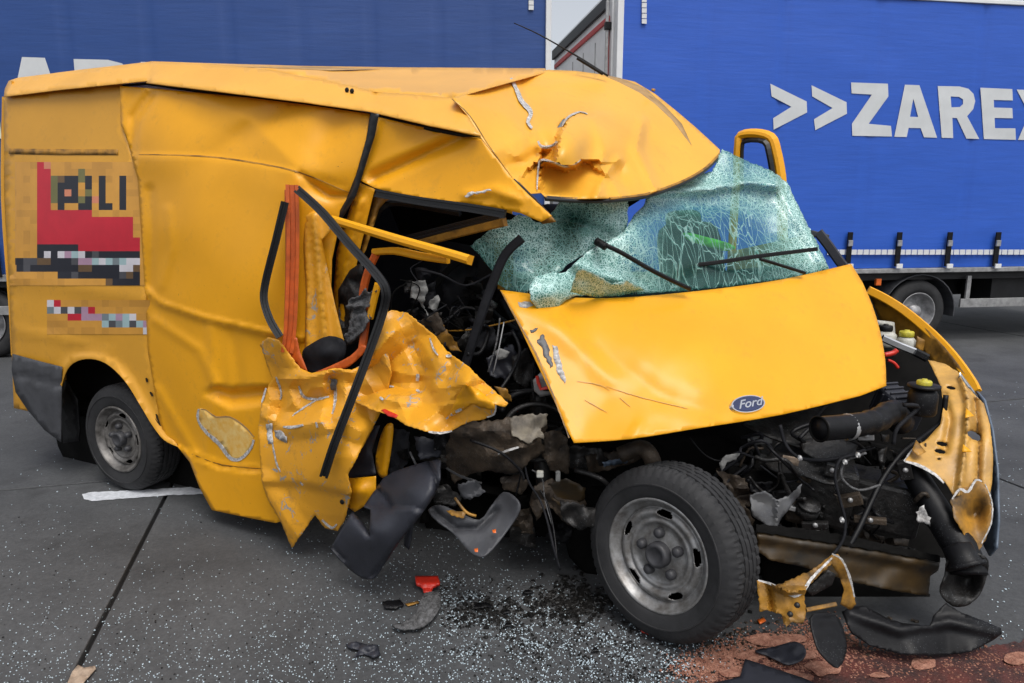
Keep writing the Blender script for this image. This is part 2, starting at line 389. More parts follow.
def circ(r, n=8): return [(r * math.cos(2 * math.pi * i / n), r * math.sin(2 * math.pi * i / n)) for i in range(n)]
def s3(pts, n=5): return [Vector(p) for p in sm([tuple(p) for p in pts], False, n)]
def tube(name, pts, r, mat, parent=None, n=8, seg=5, scale=None):
    q = s3(pts, seg); sc = None
    if scale: sc = [scale(i / (len(q) - 1)) for i in range(len(q))]
    return sweep(name, q, circ(r, n), mat, parent, scale=sc)
def bar(name, pts, w, t, mat, parent=None, up=None, seg=4, groove=False, smooth=False):
    """strip of width w and thickness t with a lip, lying across the line of sight"""
    q = s3(pts, seg) if seg > 1 else pts; up = up if up else -(q[0] - CAM).normalized()
    pr = [(-w / 2, -t / 2), (w / 2, -t / 2), (w / 2, t / 2), (w * .22, t / 2), (w * .18, t * .1), (-w * .18, t * .1), (-w * .22, t / 2), (-w / 2, t / 2)] if groove else [(-w / 2, -t / 2), (w / 2, -t / 2), (w / 2, t / 4), (w / 2 - t / 4, t / 2), (-w / 2 + t / 4, t / 2), (-w / 2, t / 4)]
    return sweep(name, q, pr, mat, parent, up=up, smooth=smooth)
def vb(pts, v=0):
    return [V(p[0], p[1], p[2] if len(p) > 2 else v) for p in pts]
def pb(pts): return [P(*p) for p in pts]
def box(name, c, size, mat, parent=None, rot=None, bev=.006, ax=None):
    """ax: three axes of the box; else world axes"""
    ex, ey, ez = ax or (Vector((1, 0, 0)), Vector((0, 1, 0)), Vector((0, 0, 1))); c = Vector(c)
    if rot: 
        m_ = rot; ex, ey, ez = m_ @ ex, m_ @ ey, m_ @ ez
    vs = [c + ex * (a * size[0] / 2) + ey * (b * size[1] / 2) + ez * (d * size[2] / 2) for a in (-1, 1) for b in (-1, 1) for d in (-1, 1)]
    fs = [(0, 1, 3, 2), (4, 6, 7, 5), (0, 4, 5, 1), (2, 3, 7, 6), (0, 2, 6, 4), (1, 5, 7, 3)]
    return obj(name, vs, fs, mat, parent, False, bev=bev)
VAX = (VU, VN, Vector((0, 0, 1)))
def lathe(prof, c, axis, up=Vector((0, 0, 1)), n=48, mod=None, skip=None):
    """prof: (radius, offset along axis)"""
    axis = axis.normalized(); up = up if abs(axis.dot(up.normalized())) < .98 else Vector((1, 0, 0)); e1 = (up - axis * up.dot(axis)).normalized(); e2 = axis.cross(e1); vs = []; fs = []; m = len(prof)
    for i in range(n):
        a = 2 * math.pi * i / n
        for j, (r, z) in enumerate(prof):
            if mod: r, z = mod(r, z, i, j, a)
            vs.append(c + axis * z + (e1 * math.cos(a) + e2 * math.sin(a)) * r)
    for i in range(n):
        for j in range(m - 1):
            if skip and skip(i, j): continue
            k = (i + 1) % n; fs.append((i * m + j, k * m + j, k * m + j + 1, i * m + j + 1))
    return vs, fs
def rlathe(name, prof, c, axis, mat, parent=None, n=32, **kw):
    v, f = lathe(prof, c, axis, n=n, **kw); return obj(name, v, f, mat, parent)

def wheel(c, axis, rad, width, rim_r, parent, rimm='rim', rec=0, name='wheel', nslot=5, detail=True, twist=0):
    """c: centre of the wheel's outer face; axis points outwards"""
    w = width; hub = bpy.data.objects.new(name, None); COL.objects.link(hub); hub.parent = parent; hub.location = c - (WL[parent] if parent else Vector()); WL[hub] = Vector(c)
    hub.empty_display_size = .1
    n = 224 if detail else 60; r = rad
    prof = [(rim_r - .008, -.012), (rim_r + .006, .0), (rim_r + .02, .006), (r * .80, .012), (r * .805, .015), (r * .82, .015), (r * .825, .011), (r * .90, .004), (r * .955, -.010), (r * .978, -.020)]
    k0 = len(prof); xs = []; g = 5
    inner = []
    ww = w - .05
    for q in range(g):
        a = -.028 - ww * q / g; b = -.028 - ww * (q + 1) / g
        prof += [(r * .995, a - .003), (r, (a + b) / 2), (r * .995, b + .005), (r * .955, b + .005), (r * .955, b - .002)]
    k1 = len(prof)
    prof += [(r * .978, -w + .02), (r * .955, -w + .01), (r * .82, -w - .01), (rim_r, -w)]
    def mod(rr, z, i, j, a):
        if k0 - 2 <= j < k1 and detail:
            q = (i + (2 if ((j - k0) // 5) % 2 else 0)) % 4; q = 0 if (q == 0 and (j < k0 + 5 or j >= k1 - 5 or i % 8 < 4)) else 1
            if q == 0: rr -= r * (.015 if (j < k0 + 5 or j >= k1 - 5) else .010)
        return rr, z
    v, f = lathe(prof, c, axis, n=n, mod=mod); tyre = obj('tyre', v, f, 'tyre', hub)
    tyre.data.set_sharp_from_angle(angle=R(24))
    s = rim_r / .20; c = c - axis * rec
    rp = [(rim_r + .004, -.008), (rim_r + .008, .004), (rim_r, .010), (rim_r - .008, .004), (rim_r - .012, -.014), (rim_r - .026 * s, -.024), (rim_r - .032 * s, -.030)]
    a0 = len(rp) - 1
    for t in (.168, .164, .160, .156, .152, .148, .144, .140, .136, .132, .129): rp.append((t * s, -.034 + .020 * math.sin((.170 - t) / .045 * math.pi) * s + (.0)))
    a1 = len(rp) - 1
    rp += [(.122 * s, -.022), (.114 * s, -.020), (.108 * s, -.028), (.100 * s, -.034), (.085 * s, -.032), (.055 * s, -.026), (.0, -.024)]
    nn = 240
    def skip(i, j):
        if not (a0 <= j < a1): return False
        a = (i / nn * nslot + .5 + twist) % 1.0 - .5
        t = (j - a0 + .5) / (a1 - a0) * 2 - 1
        return (abs(a) / .17) ** 2.6 + (abs(t) / .62) ** 2.6 < 1
    v, f = lathe(rp, c, axis, n=nn, skip=skip); rim = obj('rim', v, f, rimm, hub); rim.modifiers.new('t', 'SOLIDIFY').thickness = .004
    rlathe('barrel', [(rim_r - .004, -.01), (rim_r - .03, -.05), (rim_r - .035, -w), (.05, -w), (.05, -.09), (.0, -.09)], c, axis, 'void', hub, 40)
    rlathe('hub_cap', [(.046 * s, -.032), (.046 * s, .004), (.041 * s, .012), (.030 * s, .014), (.028 * s, .011), (0, .012)], c, axis, 'hub', hub, 32)
    e1 = (Vector((0, 0, 1)) - axis * axis.z).normalized(); e2 = axis.cross(e1)
    for i in range(5):
        a = 2 * math.pi * (i + .1) / 5; q = c + (e1 * math.cos(a) + e2 * math.sin(a)) * .077 * s - axis * .03
        rlathe('wheel_nut', [(.019 * s, 0), (.018 * s, .022), (.012 * s, .030), (0, .031)], q, axis, 'hub', hub, 12)
    return hub

# ------------------------------------------------------------------ ground
road = bpy.data.objects.new('road', None); COL.objects.link(road); tag(road, kind='structure'); WL[road] = Vector()
a_, b_ = G(165, 497), G(70, 683); ja = (a_ - b_).normalized(); jb = Vector((ja.y, -ja.x, 0))     # along, across
base = obj('road_base', [(-400, -60, -.03), (400, -60, -.03), (400, 1200, -.03), (-400, 1200, -.03)], [(0, 1, 2, 3)], 'joint', road)
tj = (G(40, 487) - b_).dot(ja)
def slab(u0, u1, v0, v1, nx=1):
    g = .011; q = [b_ + jb * (u0 + g) + ja * (v0 + g), b_ + jb * (u1 - g) + ja * (v0 + g), b_ + jb * (u1 - g) + ja * (v1 - g), b_ + jb * (u0 + g) + ja * (v1 - g)]
    t = [Vector((p.x, p.y, 0)) for p in q]; m_ = [Vector((p.x, p.y, -.05)) for p in q]
    obj('concrete_slab', t + m_, [(0, 1, 2, 3), (0, 4, 5, 1), (1, 5, 6, 2), (2, 6, 7, 3), (3, 7, 4, 0)], 'slab', road, False, bev=.004)
us = [-15, -10, -5, 0, 5, 10, 15, 20]; vs_ = [tj - 10, tj - 5, tj, tj + 5.2, tj + 10.4, tj + 16]
for i in range(len(us) - 1):
    for j in range(len(vs_) - 1): slab(us[i], us[i + 1], vs_[j], vs_[j + 1])
# the far road beyond the slabs
q = lambda u, v: (b_ + jb * u + ja * v)
far = [(-300, tj + 16.02), (300, tj + 16.02), (300, 900), (-300, 900)]
for (u0, u1, v0, v1) in ((-300, 300, tj + 16.02, 900), (-300, -15.02, -60, tj + 16), (20.02, 300, -60, tj + 16), (-15, 20, -60, tj - 10.02)):
    obj('road_surface', [q(u0, v0), q(u1, v0), q(u1, v1), q(u0, v1)], [(0, 1, 2, 3)], 'slab', road)
def flat(z): return lambda x, y: G(x, y, z)
mk_ = sheet('painted_mark', [(82, 494), (92, 492), (140, 490), (170, 488), (205, 486), (205, 494), (170, 495), (130, 498), (92, 501), (84, 499)], flat(.004), 'roadpaint', None, 4, jag=.35, solid=0)
tag(mk_, kind='structure')

# ------------------------------------------------------------------ trailers
def glyphs():
    g = {}
    g['chev1'] = ([(25, 172), (168, 242), (170, 285), (38, 353), (36, 308), (108, 263), (30, 222)], [])
    g['chev2'] = ([(187, 178), (325, 245), (327, 290), (202, 355), (197, 312), (270, 268), (190, 222)], [])
    g['Z'] = ([(343, 167), (488, 172), (490, 222), (412, 330), (500, 338), (504, 380), (348, 377), (346, 330), (425, 215), (345, 210)], [])
    g['A'] = ([(555, 176), (612, 178), (682, 385), (630, 383), (617, 347), (570, 346), (562, 382), (513, 381)], [[(588, 230), (607, 303), (575, 302)]])
    g['R'] = ([(684, 181), (770, 183), (805, 192), (825, 212), (832, 240), (824, 272), (800, 300), (848, 390), (797, 388), (760, 308), (742, 306), (745, 386), (700, 385)], [[(735, 222), (768, 224), (784, 234), (784, 252), (771, 264), (738, 265)]])
    g['E'] = ([(852, 188), (978, 193), (980, 238), (905, 236), (906, 266), (978, 268), (980, 308), (908, 307), (910, 347), (990, 348), (992, 393), (866, 390)], [])
    g['X'] = ([(995, 195), (1050, 197), (1075, 250), (1100, 198), (1150, 200), (1105, 290), (1160, 396), (1105, 396), (1075, 335), (1045, 394), (1000, 393), (1045, 290)], [])
    return g
def plane_px(o, n, off): 
    return lambda x, y: onplane(x, y, o + n * off, n)
def curtain_mesh(o, e, n, L, z0, z1, seams, amp=.006):
    nx = int(L / .06); nz = 30; vs = []; fs = []
    for i in range(nx + 1):
        for j in range(nz + 1):
            x = L * i / nx; z = z0 + (z1 - z0) * j / nz
            d = amp * noise.noise(Vector((x * 1.1, z * 2.6, 3))) + amp * .5 * noise.noise(Vector((x * 3, z * 7, 9)))
            d += .004 * math.sin(x * 5.2 + 1.5 * noise.noise(Vector((x, z * .6, 2)))) + .010 * noise.noise(Vector((x * .5, z * .8, 7)))
            for s in seams: d -= .016 * math.exp(-((x - s) / .035) ** 2)
            if z < z0 + .35: d += .012 * math.sin(z * 55 + 2 * noise.noise(Vector((x * 2, z, 1)))) - .02 * (1 - (z - z0) / .35)
            vs.append(o + e * x + n * d + Vector((0, 0, z)))
    for i in range(nx):
        for j in range(nz): a = i * (nz + 1) + j; fs.append((a, a + nz + 1, a + nz + 2, a + 1))
    return vs, fs
def truck_wheel(c, axis, parent):
    hub = bpy.data.objects.new('wheel', None); COL.objects.link(hub); hub.parent = parent; hub.location = c - WL[parent]; WL[hub] = Vector(c)
    r = .40
    rlathe('tyre', [(.23, -.03), (.24, 0), (.30, .012), (.36, .005), (.39, -.02), (r, -.05), (r, -.09), (r - .012, -.092), (r - .012, -.10), (r, -.102), (r, -.16), (r - .012, -.162), (r - .012, -.17), (r, -.172), (r, -.22), (.38, -.25), (.24, -.26)], c, axis, 'tyre', hub, 64)
    rlathe('rim', [(.238, .004), (.245, .012), (.236, .014), (.228, 0), (.222, -.05), (.20, -.10), (.19, -.12), (.13, -.125), (.10, -.10), (.08, -.09), (.075, -.02), (0, -.015)], c, axis, 'ring_steel', hub, 48)
    return hub
# right-hand trailer
wR = G(917, 344); eR = Vector((6.2, 1, 0)).normalized(); nR = Vector((eR.y, -eR.x, 0))
cR = onplane(618, 60, wR, nR); oR = Vector((cR.x, cR.y, 0))
TR = thing('curtain_trailer', oR, 'bright blue curtain sided trailer with pale chevrons and lettering behind the bonnet', 'trailer', 'blue freight trailers behind the van')
LR = 8.0; zc0, zc1 = .96, 4.02
xr = lambda px, py=250: (onplane(px, py, wR, nR) - oR).dot(eR)
v, f = curtain_mesh(oR, eR, nR, LR, zc0, zc1, [xr(p) for p in (700, 770, 860, 960)])
cur = obj('curtain', v, f, 'curtain', TR)
gl = glyphs()
SR = [xr(p) for p in (700, 770, 860, 960)]
def cur_d(px, py):                                    # the print follows the waves of the cloth
    p = onplane(px, py, wR, nR); x, z = (p - oR).dot(eR), p.z
    d = .006 * noise.noise(Vector((x * 1.1, z * 2.6, 3))) + .003 * noise.noise(Vector((x * 3, z * 7, 9))) + .004 * math.sin(x * 5.2 + 1.5 * noise.noise(Vector((x, z * .6, 2)))) + .010 * noise.noise(Vector((x * .5, z * .8, 7)))
    return d
for k in ('chev1', 'chev2', 'Z', 'A', 'R', 'E', 'X'):
    ol, ho = gl[k]; T = lambda ps: [(764 + x / 3.938, 40 + y / 3.938) for x, y in ps]
    o = sheet('chevron' if 'chev' in k else 'letter', T(ol), lambda x, y: onplane(x, y, wR + nR * (.007 + cur_d(x, y)), nR), 'letter', cur, 3, solid=0, holes=[T(h) for h in ho], smooth=True)
def bandbox(name, px0, px1, py0, py1, off, th, mat, par, wo=wR, nn=nR, ee=eR, bev=.004):
    a = onplane((px0 + px1) / 2, py0, wo, nn); b = onplane((px0 + px1) / 2, py1, wo, nn)
    xa = (onplane(px0, (py0 + py1) / 2, wo, nn) - a).dot(ee); xb = (onplane(px1, (py0 + py1) / 2, wo, nn) - a).dot(ee)
    c = a + ee * (xa + xb) / 2; c.z = (a.z + b.z) / 2
    return box(name, c + nn * off, (xb - xa, th, abs(a.z - b.z)), mat, par, bev=bev, ax=(ee, nn, Vector((0, 0, 1))))
for px in (847, 896, 946, 994):
    st = bandbox('strap', px - 2.6, px + 2.2, 232, 266, .045, .02, 'black', TR)
    bandbox('buckle', px - 2, px + 2.4, 240, 246, .065, .02, 'alu', st); bandbox('hook', px - 3, px + 3, 263.5, 268, .06, .02, 'white_paint', st)
for k in range(34):                                  # reflective tape, block by block
    x = 826 + k * 6.0
    bandbox('tape_block', x, x + 5.2, 249.5, 254.5, .028, .006, 'reflect', TR, bev=0)
for k in range(5): bandbox('tape_block', 641.2, 646, -2 + k * 5.4, 2.6 + k * 5.4, .02, .006, 'reflect', TR, bev=0)
bx = lambda x0, x1, y0, y1, z0, z1, nm, mt, par, bev=.006: box(nm, oR + eR * (x0 + x1) / 2 + nR * (y0 + y1) / 2 + Vector((0, 0, (z0 + z1) / 2)), (x1 - x0, y1 - y0, z1 - z0), mt, par, bev=bev, ax=(eR, nR, Vector((0, 0, 1))))
bx(0, LR, -.06, .03, .90, .955, 'side_rail', 'alu', TR)
bx(.02, LR, -2.48, -.10, .80, .90, 'load_floor', 'chassis', TR)
bx(-.01, LR, -3.0, .02, 4.025, 4.07, 'roof', 'panel_white', TR)
bx(0, LR, -3.0, -2.96, .96, 3.93, 'far_curtain', 'curtain_shaded', TR)
bx(-.03, .04, -.08, .05, .90, 3.98, 'corner_post', 'white_paint', TR)
en = bx(-.05, -.012, -3.0, -.09, .90, 3.98, 'end_panel', 'panel_white', TR)
bx(-.075, -.052, -.22, -.17, 1.05, 3.76, 'red_border', 'trailer_red', en); bx(-.075, -.052, -2.9, -.225, 3.70, 3.76, 'red_border', 'trailer_red', en)
bx(-.09, -.055, -2.99, -.2, 3.84, 3.97, 'seal_strip', 'black', en)
for y0 in (-.75, -1.3, -1.85): bx(-.058, -.0505, y0, y0 + .012, 1.0, 3.6, 'panel_joint', 'alu', en)
t_ = bx(-.11, -.075, -.145, -.12, 1.0, 3.9, 'lock_rod', 'alu', TR)
for zz in (1.3, 2.45, 3.6): bx(-.12, -.05, -.16, -.10, zz, zz + .08, 'rod_clamp', 'black', t_)
bx(.3, LR, -1.6, -.9, .50, .80, 'chassis_beam', 'chassis', TR); bx(5.2, 7.2, -.75, -.25, .42, .82, 'tool_box', 'chassis', TR)
xw = xr(917, 344)
for dx, dn in ((0, -.06), (0, -2.2)):
    c = oR + eR * (xw + dx) + nR * dn + Vector((0, 0, .40)); truck_wheel(c, nR, TR)
bx(xw - .5, xw + .5, -2.2, -.3, .36, .44, 'axle', 'chassis', TR)
mg = []
for i in range(15):
    a = R(-8 + 170 * i / 14); mg.append(oR + eR * (xw + .50 * math.cos(a)) + nR * -.18 + Vector((0, 0, .40 + .47 * math.sin(a))))
sweep('mudguard', mg, [(-.15, -.006), (.15, -.006), (.15, .006), (-.15, .006)], 'bumper_grey', TR, up=eR.cross(nR).cross(eR) if False else Vector((0, 0, 1)).cross(Vector((0, 0, 1))) + Vector((0, 0, 1)), smooth=False)
bandbox('side_guard', 961, 1100, 297.5, 306, -.02, .03, 'alu', TR); bandbox('guard_post', 968, 972, 276, 306, -.04, .03, 'alu', TR)
bandbox('marker_lamp', 876.5, 881.5, 279, 285.5, -.02, .04, 'orange_lens', TR, bev=.004)
# left-hand trailer
oLr = P(548, 60, 8.25); oLr.z = 0; eL = Vector((-1, -.062, 0)).normalized(); nL = Vector((-eL.y, eL.x, 0)); nL = nL if nL.y < 0 else -nL
TL = thing('curtain_trailer', oLr, 'darker blue curtain sided trailer rising directly behind the yellow van roof', 'trailer', 'blue freight trailers behind the van')
xl = lambda px, py=60: (onplane(px, py, oLr, nL) - oLr).dot(eL)
v, f = curtain_mesh(oLr, eL, nL, 9, zc0, zc1, [xl(p, 30) for p in (490, 437, 372, 300, 228, 148, 66)])
cuL = obj('curtain', v, f, 'curtain_shaded', TL)
T2 = lambda ps: [(22 + (x - 555) * .40, 57 + (y - 176) * .40 - (x - 555) * .0) for x, y in ps]
for k in ('Z', 'A', 'R', 'E', 'X'):
    ol, ho = gl[k]; sheet('letter', T2(ol), plane_px(oLr, nL, .012), 'letter', cuL, 6, solid=.002, holes=[T2(h) for h in ho], smooth=False)
bl = lambda x0, x1, y0, y1, z0, z1, nm, mt, par, bev=.006: box(nm, oLr + eL * (x0 + x1) / 2 + nL * (y0 + y1) / 2 + Vector((0, 0, (z0 + z1) / 2)), (x1 - x0, y1 - y0, z1 - z0), mt, par, bev=bev, ax=(eL, nL, Vector((0, 0, 1))))
bl(-.03, .03, -.08, .04, .9, 3.98, 'corner_post', 'white_paint', TL)
bl(0, 9, -.06, .03, .88, .955, 'side_rail', 'alu', TL); bl(0, 9, -2.48, -.10, .8, .9, 'load_floor', 'chassis', TL); bl(-.02, 9, -2.5, .02, 4.03, 4.07, 'roof', 'panel_white', TL)
bl(-.02, .012, -2.48, -.09, .9, 3.94, 'end_panel', 'panel_white', TL); bl(0, 9, -2.5, -2.46, .96, 3.93, 'far_curtain', 'curtain_shaded', TL)
bl(.3, 9, -1.6, -.9, .5, .8, 'chassis_beam', 'chassis', TL)
for xx in (xl(0, 370) + .15, 1.4): truck_wheel(oLr + eL * xx + nL * -.06 + Vector((0, 0, .40)), nL, TL)
bl(xl(0, 370) - .4, 9, -.1, -.02, .50, .60, 'side_guard', 'alu', TL)
for k in range(5): bandbox('tape_block', 528.5, 533.5, -14 + k * 5.0, -9.6 + k * 5.0, .02, .006, 'reflect', TL, oLr, nL, -eL, bev=0)
for px in (-20, 4, 30, 120, 240): 
    xx = xl(px, 290); st = bl(xx - .025, xx + .025, .035, .05, .93, 1.3, 'strap', 'black', TL)

# ------------------------------------------------------------------ the van
VAN = thing('crashed_van', Wv(1.6, -.9, 0), 'wrecked yellow delivery van with its crushed cab torn open and crazed windscreen', 'van')
def K(name, *a, **k):
    if name in ('burnt_bracket', 'crushed_metal', 'silver_shard', 'rusty_plate', 'lamp_bracket', 'rusty_arm', 'hanging_panel', 'bent_bracket', 'broken_trim'): k.setdefault('sharp', 22)
    return sheet(name, *a, **k)

off = lambda fn, d: (lambda x, y: (lambda p: p + (CAM - p).normalized() * d)(fn(x, y)))
def tear(name, ln, w, fn, mat='chip', d=.006, seed=5, par=VAN, jag=.9):
    """narrow ragged strip of bared metal along a tear, or of shade along a crease"""
    l = dens(sm(ln, False, 3), 2.2, 0, seed, False); rnd = random.Random(seed); a = []; b = []
    for i in range(len(l)):
        p, q = l[max(0, i - 1)], l[min(len(l) - 1, i + 1)]; L = math.hypot(q[0] - p[0], q[1] - p[1]) + 1e-6
        nx, ny = (q[1] - p[1]) / L, -(q[0] - p[0]) / L; k = w * (.35 + .65 * math.sin(math.pi * (i + .5) / len(l)))
        ja_, jb_ = rnd.uniform(0, jag), rnd.uniform(0, jag)
        a.append((l[i][0] + nx * (k / 2 + ja_ * .6), l[i][1] + ny * (k / 2 + ja_ * .6))); b.append((l[i][0] - nx * (k / 2 + jb_ * .6), l[i][1] - ny * (k / 2 + jb_ * .6)))
    vs = []; f2 = off(fn, d)
    for i in range(len(l)): vs += [f2(*a[i]), f2(*l[i]), f2(*b[i])]
    fs = []
    for i in range(len(l) - 1): fs += [(3 * i, 3 * i + 1, 3 * i + 4, 3 * i + 3), (3 * i + 1, 3 * i + 2, 3 * i + 5, 3 * i + 4)]
    return obj(name, vs, fs, mat, par, False, .001)
# -- rear side panel with wheel arch
arch = sm([(61, 441), (60, 410), (62, 385), (70, 366), (86, 359), (105, 363), (124, 380), (140, 405), (152, 425), (164, 440), (178, 447)], False, 4)
rear_v = tps([(5, 96, -.07), (125, 84, -.09), (6, 200, -.01), (135, 180, -.01), (12, 300, .02), (145, 290, .02), (14, 360, .02), (148, 400, .01), (60, 440, -.02), (80, 330, .03), (70, 240, .03), (178, 447, .0)])
rim_lip = ridge(arch, 9, .035)
inner_rect = ridge([(10, 152), (118, 152)], 3.0, -.02)
rear_fn = dv(rear_v, rim_lip, ridge([(9, 152), (9, 262), (14, 300)], 3, -.012), ridge([(14, 330), (60, 338), (110, 352)], 6, .010), soft(90, .006, 2), ridge([(0, 278), (70, 286), (150, 300)], 14, .008))
K('rear_side_panel', [(4, 97), (60, 90), (122, 84), (124, 130), (139, 180), (146, 290), (149, 350), (158, 400), (178, 447)] + arch[::-1][1:] + [(61, 418), (14, 408), (10, 300), (5, 200)], rear_fn, 'paint_dull', VAN, 6, solid=.003)
K('swage_shade_line', [(9, 148.5), (60, 149), (118, 149.5), (118, 155), (60, 155), (9, 154)], dv(rear_v, soft(90, .006, 2), .003), 'paint_inner', VAN, 5)  # dark strip paints the shade at the recessed panel's top edge
# printed livery, as blurred blocks of colour
LIV = {'R': (.52, .012, .03), 'S': (.62, .22, .12), 'D': (.012, .013, .022), 'd': (.07, .07, .08), 'b': (.14, .08, .035), 'g': (.16, .15, .05), 'W': (.62, .60, .64), 'P': (.42, .26, .36), 'L': (.34, .48, .50), 'l': (.18, .22, .24), 'y': (.62, .30, .045), 'z': (.54, .26, .04)}
for k_, c_ in LIV.items(): M['liv' + k_] = simple('livery_print_' + {'R': 'red', 'S': 'salmon', 'D': 'black', 'd': 'grey', 'b': 'brown', 'g': 'olive', 'W': 'white', 'P': 'pink', 'L': 'pale_blue', 'l': 'slate', 'y': 'yellow', 'z': 'ochre'}[k_], c_, .45, vary=.15, scale=5)
def livery(rows, x0, y0, st, skew=0):
    keys = list(LIV); vs = []; fs = []; mi = []; ix = {}; rn = random.Random(3)
    def vert(r, c):
        if (r, c) not in ix:
            p = rear_fn(min(x0 + c * st, 150), y0 + r * st); ix[(r, c)] = len(vs); vs.append(p + (CAM - p).normalized() * .007)
        return ix[(r, c)]
    for r, row in enumerate(rows):
        for c, ch in enumerate(row):
            if x0 + (c + 1) * st > 153: continue
            if ch == '.': ch = rn.choice('yyyz')
            fs.append((vert(r, c), vert(r, c + 1), vert(r + 1, c + 1), vert(r + 1, c))); mi.append(keys.index(ch))
    o = obj('livery_print', vs, fs, ['liv' + k for k in keys], VAN, False)
    o.data.polygons.foreach_set('material_index', mi); return o
livery(["....RS..............", "....RR....g.........", "....RRgbDDgD.D..D...", "....RRgDDD.D.D..D...", "....RRgDSD.g.D..D...", "....RRgDDDgDSD..D...", "....RR.D..DD.DD.D...",
        "....RRRRRRRR........", "....RRRRRRRRRRRRRR..", "....RRRRRRRRRRRRRR..", "....RRRRRRRRRRRRRR..", "....RRRRRRRRRRRRRRR.", "....DDDDDDRRRRRRRRR.",
        "....DWDWPLWDdDDDDDD.", "DDddbbDDDdPPLWLlLWW.", ".DdDDDDDDDbbDDDDWWb.", ".......DDdDDDDDDdbD.", "..............bDDDD."], 9.6, 162, 6.86)
livery(["WR.............", "lWdWdPR........", "...RRPPPlLPLW..", "........LdlLdLP", "..............W"], 47, 300, 6.86)
# -- rear corner, bumper, mud flap
K('rear_bumper', [(13, 354), (35, 360), (62, 367), (61, 442), (45, 430), (28, 410), (16, 392), (12, 370)], dv(.04, ridge([(12, 372), (62, 385)], 3, -.025), gauss(35, 380, 30, 30, .02)), 'bumper_grey', VAN, 5, solid=.006)
K('mud_flap', [(60, 395), (66, 380), (78, 400), (80, 430), (79, 441), (64, 443)], dv(-.10), 'black', VAN, 6, solid=.01)
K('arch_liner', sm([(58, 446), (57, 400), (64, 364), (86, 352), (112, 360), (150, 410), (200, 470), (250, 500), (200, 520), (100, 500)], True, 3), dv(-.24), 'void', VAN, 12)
bar('rear_corner_edge', vb([(4, 97, -.085), (3, 200, -.02), (10, 300, .01), (13, 355, .01)]), .02, .012, 'paint_dull', VAN)
# hidden shell: rear, far side, floor, bulkhead
def quad(name, pts, mat, sol=.004): return obj(name, pts, [tuple(range(len(pts)))], mat, VAN, False, solid=sol)
uR = (V(5, 200, 0) - VO).dot(VU)
quad('rear_doors', [Wv(uR, -.06, .45), Wv(uR, -1.88, .45), Wv(uR, -1.80, 2.42), Wv(uR, -.12, 2.42)], 'paint_dull')
quad('far_side_panel', [Wv(uR, -1.9, .24), Wv(3.9, -1.9, .22), Wv(3.9, -1.9, .80), Wv(1.75, -1.88, .9), Wv(1.75, -1.82, 2.3), Wv(uR, -1.82, 2.4)], 'paint_dull')  # lower edge dropped to keep light from under the van
quad('cargo_floor', [Wv(uR, -.12, .42), Wv(3.0, -.35, .42), Wv(3.0, -1.85, .42), Wv(uR, -1.88, .42)], 'void')
quad('bulkhead', [Wv(1.62, -.06, .4), Wv(1.62, -1.86, .4), Wv(1.62, -1.8, 2.02), Wv(1.62, -.12, 2.02)], 'void')
quad('underside_light_block', [Wv(.45, -.45, .14), Wv(3.0, -.62, .13), Wv(3.0, -.62, .45), Wv(.45, -.45, .45)], 'void')  # unseen upright sheet, added to block light passing under the van
quad('underside_light_block', [Wv(.45, -1.3, .16), Wv(3.8, -1.4, .15), Wv(3.8, -1.4, .45), Wv(.45, -1.3, .45)], 'void')  # second added sheet, further in, blocking the same light
quad('underbody', [Wv(uR + .1, -.15, .36), Wv(3.9, -.35, .30), Wv(3.9, -1.85, .30), Wv(uR + .1, -1.85, .36)], 'void')
# -- buckled middle side panel
mid_v = tps([(120, 86, -.06), (200, 93, -.07), (300, 104, -.07), (372, 115, -.10), (122, 130, -.02), (139, 180, .0), (160, 160, .03), (165, 230, .055), (146, 290, .02), (180, 300, .075), (240, 200, .05), (300, 180, .04), (350, 170, -.03),
             (348, 215, -.06), (230, 300, .10), (262, 300, .10), (262, 345, .09), (150, 400, .02), (200, 400, .08), (240, 400, .10), (262, 420, .10), (180, 450, .02), (215, 510, .06), (275, 522, .09), (300, 250, .03), (320, 330, .02)])
def flapm(x, y):                                    # triangular buckle with a sharp upper fold
    d, sg = dline((x, y), [(200, 394), (214, 384), (232, 387), (275, 384)]); e, s2 = dline((x, y), [(200, 394), (232, 410), (275, 404)])
    return -.05 * min(1, d / 5) * min(1, e / 12) if sg > 0 and s2 < 0 and x > 200 else 0
mid_fn = dv(mid_v,
    step([(139, 154), (200, 156), (250, 162), (300, 172), (356, 195)], 2.0, .012),
    step([(143, 290), (160, 305), (205, 321), (262, 334), (300, 340)], 3.0, -.016), ridge([(143, 287), (160, 303), (205, 318), (262, 331), (300, 338)], 4, .014),
    gauss(135, 100, 14, 30, -.03, 20), ridge([(150, 95), (134, 118), (130, 160)], 9, -.03),
    gauss(250, 130, 50, 12, -.022, -35), gauss(330, 130, 30, 16, -.03, -60), ridge([(196, 96), (250, 120), (300, 170)], 22, .012),
    ridge([(150, 190), (152, 230), (150, 285)], 8, -.014), ridge([(168, 210), (172, 250), (162, 285)], 8, .008),
    ridge([(212, 330), (214, 400), (206, 460)], 10, .012), ridge([(232, 330), (240, 390)], 10, -.010),
    flapm,
    step([(192, 452), (222, 464), (266, 468)], 2.5, .018), ridge([(192, 455), (222, 467), (266, 471)], 2.5, -.018),
    ridge([(158, 390), (175, 420), (196, 455)], 8, .012), gauss(320, 190, 22, 10, -.035, 25), ridge([(300, 174), (330, 196), (352, 196)], 6, -.02),
    ridge([(155, 320), (200, 350), (218, 390)], 8, .010), gauss(280, 230, 30, 60, .02, 20), soft(60, .006, 5))
